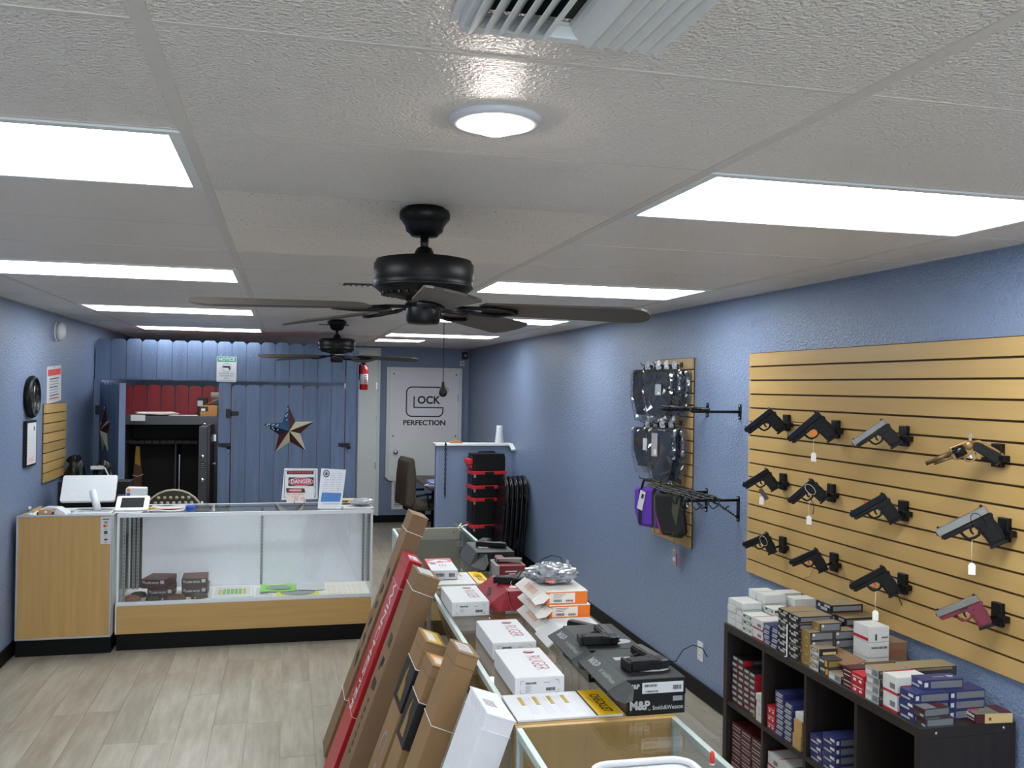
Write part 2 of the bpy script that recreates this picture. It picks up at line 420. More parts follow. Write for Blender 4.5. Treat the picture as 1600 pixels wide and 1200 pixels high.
# air registers
def register(x0, x1, y0, y1, label, nb=12):
    t = thing('air_vent', label, 'air vent', ((x0 + x1) / 2, (y0 + y1) / 2, ZC))
    w, d = x1 - x0, y1 - y0
    f = MB()
    for s, b, z0, z1 in ((0, .03, -.006, 0.), (.012, .02, -.026, -.006)):
        W, D = w / 2 - s, d / 2 - s
        f.box(-W, W, -D, -D + b, z0, z1).box(-W, W, D - b, D, z0, z1).box(-W, -W + b, -D + b, D - b, z0, z1).box(W - b, W, -D + b, D - b, z0, z1)
    f.build('frame', WHITE, t, bevel=.002)
    MB().box(-w / 2 + .04, w / 2 - .04, -d / 2 + .04, d / 2 - .04, .0, .004).build('duct', mat('duct dark', '#121212', .9), t)
    n = nb; W = w / 2 - .035
    for i in range(n):
        x = -W + (i + .5) * 2 * W / n; s = -1 if i < n / 2 else 1
        pr = []; th = .0012; hh = .036
        arc = [(s * hh * .75 * (u / 5) ** 2, -hh * (u / 5)) for u in range(6)]
        pr = [(x + a, b_ - .002) for a, b_ in arc] + [(x + a + 2 * th, b_ - .002) for a, b_ in arc[::-1]]
        MB().prism(pr, -d / 2 + .033, d / 2 - .033, 'y').build('louver', WHITE, t)
    return t
register(.222, .548, .87, 1.318, 'white curved-blade air vent at the top edge of the ceiling')
def slot_vent(x, y, label):
    t = thing('slot_vent', label, 'air vent', (x, y, ZC))
    MB().box(-.13, .13, -.035, .035, -.008, 0).build('frame', mat('vent brown', '#3A332D', .5), t, bevel=.002)
    for i in range(8): MB().box(-.115 + i * .03, -.097 + i * .03, -.028, .028, -.0095, -.007).build('slat', WHITE, t)
slot_vent(.42, 4.96, 'small dark ceiling register left of the nearer fan motor')
slot_vent(.41, 8.35, 'small dark ceiling register just behind the farther fan')

# ceiling fans
FANB = woodmat('dark fan blade', '#2A2421', '#3A322D', 0, 3., .42, 10.)
def fan(loc, base, label, pull):
    t = thing('ceiling_fan', label, 'ceiling fan', loc, group='black five-blade ceiling fans')
    MB().lathe([(.06, 0), (.06, -.007), (.073, -.009), (.077, -.02), (.076, -.034), (.068, -.043), (.059, -.056), (.055, -.072), (.044, -.08), (.04, -.086), (.02, -.088)], 32).build('canopy', BLACKS, t)
    MB().lathe([(.0125, -.085), (.0125, -.135)], 16).build('down_rod', BLACKS, t)
    MB().lathe([(.014, -.118), (.022, -.122), (.036, -.15), (.038, -.156)], 24).build('coupling_cover', BLACKS, t)
    MB().lathe([(.035, -.150), (.12, -.155), (.143, -.16), (.145, -.168), (.15, -.172), (.151, -.222), (.146, -.232), (.15, -.236), (.15, -.242), (.125, -.262), (.07, -.276), (.045, -.28)], 48).build('motor_housing', BLACKS, t)
    sl = MB()
    for k in range(30):
        a = 2 * PI * k / 30; M = Matrix.Rotation(a, 4, 'Z')
        sl.box(.085, .128, -.002, .002, -.2665, -.2575, 0, M)
    sl.build('vent_ribs', BLACKM, t)
    MB().lathe([(.045, -.27), (.056, -.278), (.056, -.295), (.05, -.3), (.051, -.304), (.051, -.34), (.045, -.35), (.02, -.353)], 32).build('switch_housing', BLACKS, t)
    prof = []
    L0, L1, w0, w1 = .20, .68, .055, .071
    for k in range(9):
        a = -PI / 2 + PI * k / 8; prof.append((L1 - .05 + .05 * math.cos(a), w1 * math.sin(a)))
    poly = [(L0, -w0)] + prof + [(L0, w0), (L0 - .025, .03), (L0 - .025, -.03)]
    bl = MB().prism(poly, -.003, .003, 'z').mesh('blade', FANB)
    ar = MB()
    ar.box(.045, .12, -.013, .013, -.004, .003)
    for s in (-1, 1):
        ar.tube([(.11, s * .006, -.002), (.16, s * .03, -.008), (.22, s * .033, -.009), (.27, s * .012, -.008), (.285, 0, -.008)], .006, 6)
    am = ar.mesh('blade_iron', BLACKS)
    for i in range(5):
        a = base + i * 2 * PI / 5
        for nm, me, rx in (('blade', bl, math.radians(-12)), ('blade_iron', am, math.radians(-12))):
            o = bpy.data.objects.new(nm, me); COL.objects.link(o); o.parent = t
            o.rotation_euler = (Matrix.Rotation(a, 3, 'Z') @ Matrix.Rotation(math.radians(2.0), 3, 'Y') @ Matrix.Rotation(rx, 3, 'X')).to_euler()
            o.location = (0, 0, -.298)
    if pull:
        ch = MB()
        for k in range(44): ch.ball((.064, 0, -.345 - k * .0041), .0019, seg=6, rings=4)
        c = ch.build('pull_chain', BLACKM, t)
        MB().lathe([(.002, 0), (.0045, -.004), (.005, -.012), (.012, -.028), (.013, -.036), (.009, -.044), (.002, -.047)], 16).build('pull_knob', BLACKP, c, loc=(.064, 0, -.523))
    else:
        MB().tube([(.05, 0, -.34), (.05, 0, -.42)], .0015, 6).build('pull_chain', BLACKM, t)
    return t
fan((.4, 2.756, ZC), math.radians(-20), 'large black five-blade ceiling fan in the foreground', True)
fan((.408, 7.75, ZC), math.radians(-11), 'smaller-looking black ceiling fan farther back near the fence', False)

# ================================================================== COUNTERS
BEIGE = mat('beige laminate', '#A39B84', .5)
DECK = mat('white deck laminate', '#DDDAD6', .45)
BACKW = mat('white case back', '#E0E0EA', .5)
STD = mat('slotted standard', '#8E9093', .45, .6)
def alu_frame(f, x0, x1, y, z0, z1, t=.014, dpt=.014):
    f.box(x0, x1, y, y + dpt, z0, z0 + t).box(x0, x1, y, y + dpt, z1 - t, z1)
    f.box(x0, x0 + t, y, y + dpt, z0 + t, z1 - t).box(x1 - t, x1, y, y + dpt, z0 + t, z1 - t)

# --- register cabinet beside the left wall
t = thing('register_cabinet', 'tall maple laminate register cabinet against the left wall', 'cabinet', (-1.775, 6.92, 0))
w, d = .612, .56
MB().box(.0, w, .03, d, 0, .118).build('toe_kick', BLACKB, t)
MB().box(.012, w - .012, .004, .022, .13, .966).build('front_panel', WOOD, t)
MB().box(0, .018, .022, d, .118, .966).build('side_panel', WOOD, t)
MB().box(w - .018, w, .022, d, .118, .966).build('side_panel', WHITE, t)
f = MB(); f.box(0, .012, 0, .022, .118, .978).box(w - .012, w, 0, .022, .118, .978).box(.012, w - .012, 0, .022, .966, .978).box(.012, w - .012, 0, .022, .118, .13)
f.build('edge_trim', ALU, t, bevel=.002)
MB().box(.018, w - .018, .022, d, .945, .955).build('top_shelf', WHITE, t)
MB().box(.018, .03, .03, d, .955, .975).build('side_rim', WOOD, t)
cs = MB().box(w - .075, w - .006, -.0012, .0035, .77, .962).build('card_sticker', PAPER, t)
c0 = w - .041
for z, c, wd, h in ((.944, '#555A60', .044, .008), (.925, '#444A52', .026, .006), (.915, '#444A52', .018, .005), (.874, '#8A8D92', .02, .004), (.83, '#9A9DA2', .022, .004), (.818, '#9A9DA2', .02, .004), (.782, '#C05050', .014, .004)):
    MB().box(c0 - wd / 2, c0 + wd / 2, -.0018, -.0012, z - h / 2, z + h / 2).build('print', mat('print' + c, c, .5), cs)
for dx, c in ((-.008, '#D0342C'), (.006, '#E89B2B')):
    MB().lathe([(.009, -.0003), (.009, .0003)], 20, M=Matrix.Translation((c0 + dx, -.0016 - .0001 * (dx > 0), .897)) @ Matrix.Rotation(PI / 2, 4, 'X')).build('print', mat('print' + c, c, .5), cs)
MB().box(c0 - .011, c0 + .011, -.0018, -.0012, .84, .862).build('print', mat('navy print', '#23324F', .5), cs)
MB().box(c0 - .01, c0 + .012, -.0018, -.0012, .795, .807).build('print', mat('navy print', '#23324F', .5), cs)

# --- long glass showcase
SX0, SX1, SY0, SY1, SZ = -1.14, .657, 6.98, 7.488, .972
t = thing('display_case', 'long glass-fronted display case with maple base in front of the fence', 'display case', (SX0, SY0, 0))
w, d = SX1 - SX0, SY1 - SY0
MB().box(.005, w - .02, .01, d - .01, 0, .115).build('toe_kick', BLACKB, t)
MB().box(.0, w, .0, d, .118, .315).build('base', WOODX, t)
MB().box(.0, w, .0, d, .315, .335).build('deck', DECK, t)
f = MB()
for x in (0, w - .016):
    f.box(x, x + .016, 0, .016, .335, SZ).box(x, x + .016, d - .016, d, .335, SZ)
f.box(0, w, -.003, .016, SZ - .028, SZ).box(0, w, d - .016, d, SZ - .022, SZ)
f.box(0, .016, .016, d - .016, SZ - .022, SZ).box(w - .016, w, .016, d - .016, SZ - .022, SZ)
f.box(-.003, w + .003, -.005, .012, .318, .345)
f.box(-.004, .004, -.004, .012, .118, .318).box(w - .004, w + .004, -.004, .012, .118, .318)
f.build('metal_frame', ALUL, t, bevel=.002)
MB().box(.016, w - .016, .004, .009, .345, SZ - .028).build('front_glass', GLASS, t)
MB().box(.016, w - .016, .016, d - .016, SZ - .008, SZ - .002).build('top_glass', GLASS, t)
MB().box(.004, .009, .016, d - .016, .335, SZ - .022).build('end_glass', GLASS, t)
MB().box(w - .009, w - .004, .016, d - .016, .335, SZ - .022).build('end_glass', GLASS, t)
MB().box(.1, w / 2 + .03, d - .016, d - .01, .337, SZ - .03).build('sliding_door', BACKW, t)
MB().box(w / 2 - .03, w - .016, d - .026, d - .02, .337, SZ - .03).build('sliding_door', BACKW, t)
st = MB().box(-.009, .009, 0, .008, .337, SZ - .03)
sm_ = st.mesh('shelf_standard', STD)
for x, y in ((.045, .03), (.045, d - .045), (.075, d - .05), (w * .545, d - .036), (w - .03, d - .04)):
    o = bpy.data.objects.new('shelf_standard', sm_); COL.objects.link(o); o.parent = t; o.location = (x, y, 0)
    hl = MB()
    for k in range(22): hl.box(-.0022, .0022, -.0006, 0, .352 + k * .0265, .364 + k * .0265)
    hl.build('slot_holes', INK, o)
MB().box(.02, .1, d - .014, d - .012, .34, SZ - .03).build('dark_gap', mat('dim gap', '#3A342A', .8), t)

# items on the deck
MAR = mat('maroon carton', '#3B1413', .5); MARL = mat('maroon carton lid', '#5A2219', .45)
def maroon(x, y, z, rz, label):
    b = thing('ammo_carton', label, 'box', (x, y, z), (0, 0, rz), 'maroon cartons in the display case')
    MB().box(-.088, .088, -.115, .115, 0, .058).build('tray', MAR, b, bevel=.002)
    MB().box(-.0895, .0895, -.1165, .1165, .03, .0675).build('lid', MARL, b, bevel=.002)
    MB().box(-.0885, .0885, -.1172, -.1166, .031, .067).build('front_panel', MAR, b)
    text('LASER MODE', .019, PAPER, b, (-.012, -.1176, .042), FRONT, xs=.9, bold=.0006)
    MB().lathe([(.011, -.0003), (.011, .0003)], 16, M=Matrix.Translation((-.07, -.1176, .049)) @ Matrix.Rotation(PI / 2, 4, 'X')).build('emblem', GREY, b)
    MB().box(.05, .077, -.1178, -.1172, .037, .061).build('label', PAPER, b)
    return b
maroon(-.86, 7.22, .335, .0, 'maroon carton at the bottom of the left stack in the display case')
maroon(-.885, 7.235, .4027, -.22, 'maroon carton turned at an angle on top of the left stack in the case')
maroon(-.625, 7.23, .335, 0, 'maroon carton at the bottom of the right stack in the display case')
maroon(-.63, 7.225, .4027, .03, 'maroon carton wrapped in film on top of the right stack in the case')
LEA = {'tan': mat('tan leather', '#7A4A34', .55, var=.15), 'dark': mat('dark leather', '#241C1A', .5), 'brown': mat('brown leather', '#47251C', .5, var=.15), 'olive': mat('worn olive leather', '#2F2A22', .5, var=.2)}
def holster(x, y, rz, c, sx, label, hole=False):
    b = thing('leather_holster', label, 'holster', (x, y, .335), (0, 0, rz))
    vs = []; n = 12
    out = [(-.075, -.02), (-.07, .02), (-.03, .034), (.02, .03), (.055, .016), (.078, .004), (.075, -.012), (.03, -.026), (-.03, -.03)]
    m = MB()
    for sc, z in ((1., 0), (1., .008), (.8, .03), (.45, .04)):
        for p in out: vs.append((p[0] * sc * sx, p[1] * sc, z))
    k = len(out); fs = [list(range(k))[::-1]]
    for r_ in range(3):
        for i in range(k): fs.append((r_ * k + i, r_ * k + (i + 1) % k, (r_ + 1) * k + (i + 1) % k, (r_ + 1) * k + i))
    fs.append([3 * k + i for i in range(k)])
    m.add(vs, fs, 0, smooth=True).build('pouch', LEA[c], b)
    MB().tube([(p[0] * sx * .97, p[1] * .97, .0095) for p in out], .0012, 5, closed=True).build('stitching', LEA['tan' if c != 'tan' else 'brown'], b)
    if hole: MB().ball((-.05 * sx, -.024, .012), .008, seg=10, rings=6).build('brass_snap', mat('brass', '#C9A86A', .3, .8), b)
    return b
holster(-1.05, 7.06, .05, 'tan', .85, 'tan leather sheath lying flat at the left end of the case')
holster(-1.02, 7.17, .35, 'dark', .8, 'black leather holster tilted behind the tan sheath')
holster(-.9, 7.045, .25, 'dark', .72, 'dark leather holster in front of the left carton stack')
holster(-.755, 7.045, .0, 'brown', 1.02, 'brown leather holster between the two carton stacks')
holster(-.585, 7.06, .35, 'olive', .8, 'dark worn holster with a metal snap before the right cartons', True)
DZ = .3352
t = thing('framed_target', 'white framed card with rows of green target patches in the case', 'frame', (-.36, 7.2, DZ), (0, 0, .03))
MB().box(-.15, .15, -.185, .185, 0, .012).build('frame', WHITEP, t, bevel=.003)
MB().box(-.125, .125, -.16, .16, .012, .0126).build('card', PAPER, t)
GP = mat('green patch', '#3F8A3C', .5); OP = mat('orange patch', '#D98B3E', .5); LP = mat('lime patch', '#B4D65C', .5)
for i in range(7):
    MB().box(-.1 + i * .029, -.078 + i * .029, -.1, .08, .0127, .0131).build('patch_column', OP if i in (0, 6) else GP, t)
    for j in range(4): MB().box(-.099 + i * .029, -.079 + i * .029, -.085 + j * .045, -.072 + j * .045, .0131, .0134).build('patch', LP, t)
t = thing('white_folder', 'white folder lying under the framed card in the case', 'folder', (-.19, 7.15, DZ), (0, 0, 0))
MB().box(.0, .12, -.14, .18, 0, .004).build('cover', PAPER, t); MB().box(.03, .09, -.06, .0, .004, .0044).build('print', GREY, t)
def sheet(x0, x1, y0, y1, z, m, name, label, cat='paper', amp=.006, rz=0.):
    t = thing(name, label, cat, ((x0 + x1) / 2, (y0 + y1) / 2, z), (0, 0, rz)); b = MB(); nx, ny = 8, 5; vs = []; fs = []
    w, d = x1 - x0, y1 - y0
    for k in range(2):
        for j in range(ny + 1):
            for i in range(nx + 1):
                u, v = i / nx, j / ny
                vs.append((-w / 2 + w * u, -d / 2 + d * v, amp * (math.sin(u * 7 + v * 2) * .5 + .5) + (0 if k else -.0007) + .0008))
    q = (nx + 1) * (ny + 1)
    for j in range(ny):
        for i in range(nx):
            a = j * (nx + 1) + i; fs.append((a, a + 1, a + nx + 2, a + nx + 1)); fs.append((q + a, q + a + 1, q + a + nx + 2, q + a + nx + 1))
    b.add(vs, fs, 0, smooth=True).build('sheet', m, t); return t
LIME = mat('lime green card', '#7FCB4E', .5)
s = sheet(-.16, .1, 7.14, 7.4, DZ + .006, LIME, 'target_sheet', 'lime green paper target with grey silhouette in the case', 'target')
MB().prism([(-.09, -.05), (-.02, -.07), (.09, -.06), (.1, .0), (.05, .07), (.0, .05), (-.04, .07), (-.09, .02)], .0085, .009, 'z').build('silhouette', GREY, s)
s = sheet(-.04, .27, 6.995, 7.13, DZ + .004, mat('yellow card', '#D9DE4A', .5), 'target_sheet', 'yellow-edged paper target with grey silhouette near the case front', 'target', .003)
MB().prism([(-.13, .05), (.13, .06), (.12, .01), (.06, -.05), (-.06, -.045), (-.12, .0)], .0055, .006, 'z').build('silhouette', GREY, s)
sheet(.11, .32, 7.17, 7.42, DZ + .004, PAPER, 'target_sheet', 'white paper target folded behind the lime green one', 'target')
ORP = mat('orange script print', '#E2B79C', .6)
s = sheet(.3, .635, 6.995, 7.4, DZ + .0012, mat('cream paper', '#E6E2D8', .6), 'printed_sheet', 'cream sheet with rows of faint orange print at right of case', 'paper', .0)
for r_ in range(5):
    for k in range(7): MB().box(-.13 + k * .038, -.105 + k * .038, -.15 + r_ * .065, -.135 + r_ * .065, .0014, .0017).build('print', ORP, s)

# items on top of the front counter
TZ = .973
t = thing('pos_monitor', 'white point-of-sale touchscreen seen from behind on slanted stand', 'monitor', (-1.32, 7.18, .956), (0, 0, 0))
MB().box(-.14, .13, -.13, .12, 0, .018).build('base', mat('light grey plastic', '#C9CCD0', .4), t, bevel=.006)
MB().box(-.1, .11, -.1, .06, .018, .0185).build('base_pad', mat('mid grey plastic', '#9C9FA3', .5), t)
MB().tube([(.02, -.03, .015), (-.005, .02, .08), (-.035, .07, .15)], [.026, .026, .025], 16).build('stand_arm', mat('light grey plastic', '#C9CCD0', .4), t)
M = Matrix.Translation((-.06, .08, .165)) @ Matrix.Rotation(math.radians(-32), 4, 'X') @ Matrix.Rotation(PI / 2, 4, 'X')
MB().prism(rrect(.37, .21, .016, 4), -.016, .012, 'z', M=M).build('screen_shell', WHITEP, t, bevel=.004)
t = thing('pen_bottle', 'small clear sanitizer bottle with white cap by the left wall', 'bottle', (-1.712, 7.0, .956))
MB().lathe([(.017, 0), (.019, .004), (.019, .04), (.012, .05), (.009, .055)], 20).build('bottle', glassmat('clear plastic', (.9, .92, .93), 1.4), t)
MB().lathe([(.0165, .002), (.0165, .03)], 16).build('gel', mat('gel', '#DADFE2', .2), t)
MB().lathe([(.011, .053), (.011, .07), (.009, .073)], 16).build('cap', WHITEP, t)
t = thing('card_holder', 'dark wooden holder with a stack of tan business cards', 'card holder', (-1.61, 7.0, .956))
MB().box(-.052, .052, -.022, .022, 0, .014).box(-.052, -.044, -.022, .022, .014, .035).box(.044, .052, -.022, .022, .014, .035).build('tray', mat('dark stained wood', '#2E1C14', .45), t, bevel=.002)
MB().box(-.043, .043, -.012, .018, .014, .05).build('cards', mat('tan card', '#B98A5E', .6), t)
MB().lathe([(.012, -.0003), (.012, .0003)], 16, M=Matrix.Translation((0, -.0125, .034)) @ Matrix.Rotation(PI / 2, 4, 'X')).build('card_logo', mat('pale card print', '#E2CDB8', .5), t)
t = thing('card_reader', 'white wedge-shaped card reader beside the monitor stand', 'card reader', (-1.57, 7.14, .956), (0, 0, -.3))
MB().prism([(-.08, 0), (.09, 0), (.085, .018), (.02, .052), (-.08, .052)], -.04, .04, 'y').build('body', WHITEP, t, bevel=.005)
MB().box(-.045, .015, -.0412, -.04, .034, .037).build('slot', INK, t)
t = thing('payment_terminal', 'white payment terminal with tilted dark screen and receipt printer', 'terminal', (-1.055, 7.14, TZ))
M = Matrix.Translation((-.005, -.02, .05)) @ Matrix.Rotation(math.radians(38), 4, 'X')
MB().prism(rrect(.225, .145, .016, 4), -.012, .012, 'z', M=M).build('screen_shell', WHITEP, t, bevel=.004)
MB().box(-.078, .078, -.048, .052, .012, .0128, M=M).build('screen', mat('dark screen', '#1E2024', .6, spec=.15), t)
text('clover', .011, GREY, t, M @ Vector((-.05, -.062, .0125)), (math.radians(38), 0, 0))
MB().prism([(-.09, 0), (.09, 0), (.085, .05), (.04, .09), (-.09, .02)], -.09, .09, 'x', M=Matrix.Translation((0, .03, 0))).build('stand_foot', WHITEP, t, bevel=.003)
pb = MB().prism([(-.07, 0), (.07, 0), (.074, .155), (-.06, .16), (-.068, .15)], .06, .15, 'y').build('printer', WHITEP, t, bevel=.006)
MB().lathe([(.014, -.0003), (.014, .0003)], 20, M=Matrix.Translation((-.045, .0596, .142)) @ Matrix.Rotation(PI / 2, 4, 'X')).build('sticker', mat('orange sticker', '#E59A2E', .5), pb)
MB().box(-.062, -.036, .0593, .0599, .098, .122).build('sticker', mat('blue sticker', '#3C5DA8', .5), pb)
sheet(-1.17, -.98, 6.99, 7.14, TZ, PAPER, 'receipt_pages', 'printed receipt pages lying at the left end of the glass top', 'papers', .003)
t = sheet(-.95, -.70, 7.03, 7.34, TZ + .001, mat('glossy clear sleeve', '#C9CBCD', .25), 'plastic_sleeve', 'clear plastic sleeve of papers beside the payment terminal', 'papers', .01)
MB().prism([(.12 * math.cos(a) , .05 * math.sin(a) - .03) for a in [i * PI / 10 for i in range(20)]], .0125, .013, 'z').build('printed_oval', mat('pink print', '#D9A8A4', .5), t)
t = thing('lime_key_tag', 'small yellow key tag resting on the plastic sleeve', 'key tag', (-.93, 7.1, TZ + .014), (0, 0, .5))
MB().prism(rrect(.05, .022, .008, 3), 0, .012, 'z').build('tag', mat('dull yellow', '#B59A2E', .5), t); MB().tube([(.025 + .012 * math.cos(a), .012 * math.sin(a), .006) for a in [k * PI / 5 for k in range(10)]], .0012, 5, closed=True).build('key_ring', CHROME, t)
t = thing('blue_tape_roll', 'small blue tape roll standing on the glass top', 'tape roll', (-.66, 7.07, TZ))
MB().lathe([(.02, 0), (.032, .0), (.032, .016), (.02, .016)], 24).build('lower_roll', mat('blue plastic', '#2F55B8', .35), t)
MB().lathe([(.012, .016), (.034, .018), (.034, .04), (.012, .042)], 24).build('upper_roll', mat('blue plastic', '#2F55B8', .35), t)

# warning sign board on an easel
t = thing('warning_sign', 'red and black DANGER sign cluster on a wire easel', 'sign', (.12, 7.23, TZ), (0, 0, -.06))
TILT = math.radians(-12)
def face(ox, oz, oy=0.):
    return Matrix.Translation((ox, oy, oz)) @ Matrix.Rotation(TILT, 4, 'X') @ Matrix.Rotation(PI / 2, 4, 'X')
M = face(0, .17)
sg = MB().prism([(-.135, -.12), (.135, -.115), (.13, .12), (-.12, .122)], -.002, .002, 'z', M=M).build('sign_board', WHITEP, t, bevel=.001)
def on(Mx, poly, z, m, nm, par): return MB().prism(poly, z, z + .0006, 'z', M=Mx).build(nm, m, par)
rc = lambda cx, cz, w, h: [(cx - w / 2, cz - h / 2), (cx + w / 2, cz - h / 2), (cx + w / 2, cz + h / 2), (cx - w / 2, cz + h / 2)]
ov = lambda cx, cz, a, b_: [(cx + a * math.cos(k * PI / 12), cz + b_ * math.sin(k * PI / 12)) for k in range(24)]
bf = MB()
for (cx, cz, w_, h_) in ((0, .105, .232, .003), (0, -.1, .232, .003), (-.115, 0, .003, .205), (.115, 0, .003, .205)): bf.prism(rc(cx, cz, w_, h_), .0022, .0028, 'z', M=M)
bf.build('border', INK, sg)
on(M, rc(0, .088, .2, .026), .0022, INK, 'black_band', sg)
R3 = (M.to_3x3()).to_euler()
for k in range(9): on(M, rc(-.08 + k * .02, .088, .013, .012), .0028, RED, 'print', sg)
M2 = face(.008, .145, -.012)
s2 = MB().prism(rc(0, 0, .2, .17), -.001, .001, 'z', M=M2).build('danger_plate', WHITEP, t)
on(M2, rc(0, .045, .19, .066), .0012, INK, 'black_band', s2)
on(M2, ov(0, .045, .093, .031), .002, PAPER, 'white_oval', s2); on(M2, ov(0, .045, .09, .0285), .0028, RED, 'red_oval', s2)
text('DANGER', .043, PAPER, s2, M2 @ Vector((0, .045, .0038)), R3, xs=.88, bold=.001)
M3 = face(-.028, .095, -.024)
s3 = MB().prism([(-.068, -.062), (.075, -.062), (.06, .046), (-.075, .05)], -.001, .001, 'z', M=M3).build('warning_card', mat('pinkish card', '#DFC9C4', .4), t)
on(M3, [(-.07, .012), (.07, .012), (.062, .045), (-.074, .048)], .0012, INK, 'black_band', s3); on(M3, ov(-.005, .03, .055, .0145), .002, RED, 'red_oval', s3)
text('WARNING', .021, PAPER, s3, M3 @ Vector((-.005, .03, .003)), R3, xs=.85, bold=.0006)
for k, s_ in enumerate(('DUE TO PRICE INCREASES', 'WE DO NOT')): text(s_, .0105, INK, s3, M3 @ Vector((-.005, .0 - k * .016, .003)), R3)
es = MB()
for s_ in (-1, 1):
    es.tube([(s_ * .045, .06, 0), (s_ * .04, .0, .02), (s_ * .035, -.035, .025), (s_ * .035, -.05, .03), (s_ * .035, -.055, .06), (s_ * .03, -.05, .075), (s_ * .015, -.05, .065), (s_ * .02, -.05, .052)], .0018, 6)
    es.tube([(s_ * .045, -.05, 0), (s_ * .04, 0, .02), (s_ * .03, .03, .2)], .0018, 6)
es.tube([(-.04, 0, .02), (.04, 0, .02)], .0018, 6)
es.build('wire_easel', mat('bronze wire', '#6F6253', .4, .6), t)
t = thing('notice_leaflet', 'white information leaflet with round seal and blue block leaning upright', 'leaflet', (.345, 7.06, TZ), (0, 0, -.05))
M = Matrix.Translation((0, .03, .15)) @ Matrix.Rotation(math.radians(-9), 4, 'X') @ Matrix.Rotation(PI / 2, 4, 'X')
R3 = M.to_3x3().to_euler()
pl = MB().prism([(-.095, -.15), (.08, -.152), (.112, .142), (-.075, .152)], -.0015, .0015, 'z', M=M).build('panel', mat('acrylic white', '#E1E4EC', .3), t)
on(M, ov(-.035, .112, .024, .029), .0018, mat('seal ink', '#55556A', .5), 'seal', pl); on(M, ov(-.035, .112, .017, .021), .0024, PAPER, 'seal_inner', pl); on(M, ov(-.035, .11, .009, .013), .003, mat('seal ink', '#55556A', .5), 'seal_figure', pl)
on(M, [(-.075, -.1), (.07, -.1), (.08, -.035), (-.065, -.03)], .0018, BLUEP, 'blue_block', pl)
on(M, rc(.005, -.116, .13, .004), .0018, GREY, 'print', pl); on(M, rc(-.0, -.05, .09, .006), .0024, mat('violet print', '#6D6BC0', .5), 'print', pl)
for r_ in range(9):
    for c_ in range(3):
        if r_ > 5 and c_ == 0: continue
        on(M, rc(-.045 + c_ * .048 + .002 * r_, -.018 + r_ * .0165, .038, .0035), .0018, mat('pale grey print', '#B9BCC6', .5), 'print', pl)
MB().box(-.08, .07, .03, .09, 0, .004).build('foot', mat('acrylic white', '#E1E4EC', .3), t)
# clutter at the right end
t = thing('padded_envelopes', 'white padded envelope bundle at the right end of the showcase', 'envelopes', (.55, 7.06, TZ), (0, 0, .05))
MB().box(-.12, .11, -.07, .08, 0, .018).build('envelope', PAPER, t, bevel=.008, seg=3)
def crumple(name, m, parent, r, sc, seed, freq=3., amp=.35, loc=(0, 0, 0), sub=3):
    bm = bmesh.new(); bmesh.ops.create_icosphere(bm, subdivisions=sub, radius=1.); rr = random.Random(seed)
    dirs = [(Vector((rr.gauss(0, 1), rr.gauss(0, 1), rr.gauss(0, 1))).normalized() * rr.uniform(2, 2 + freq * 2), rr.uniform(0, 6.3)) for _ in range(9)]
    for v in bm.verts:
        n = sum(abs(math.sin(v.co.dot(d_) + p_)) for d_, p_ in dirs) / 9 - .6
        v.co = v.co * (1 + amp * n * 2); v.co = Vector((v.co.x * sc[0] * r, v.co.y * sc[1] * r, v.co.z * sc[2] * r))
    zmin = min(v.co.z for v in bm.verts)
    for v in bm.verts: v.co.z -= zmin
    me = bpy.data.meshes.new(name); bm.to_mesh(me); bm.free(); me.materials.append(m)
    o = bpy.data.objects.new(name, me); COL.objects.link(o); o.parent = parent; o.location = loc; return o
BAGM = mat('clear bag film', '#9EA0A8', .12, var=.35, scale=60, spec=.8)
crumple('film_bag', BAGM, t, .06, (1.6, 1., .45), 5, loc=(.03, .0, .018))
t = thing('paper_pile', 'loose pile of brown leaflets and pamphlets behind the white leaflet', 'papers', (.5, 7.27, TZ), (0, 0, .1))
for k in range(6):
    MB().box(-.1, .1, -.06, .06, k * .008, k * .008 + .005).build('pamphlet', mat('pamphlet%d' % k, ['#8A6A46', '#D8CDBA', '#3E3226', '#C9B48C', '#5A4A3A', '#D6B77C'][k], .5), t, rot=(0, 0, (-.25, .15, -.1, .3, .05, -.2)[k]))

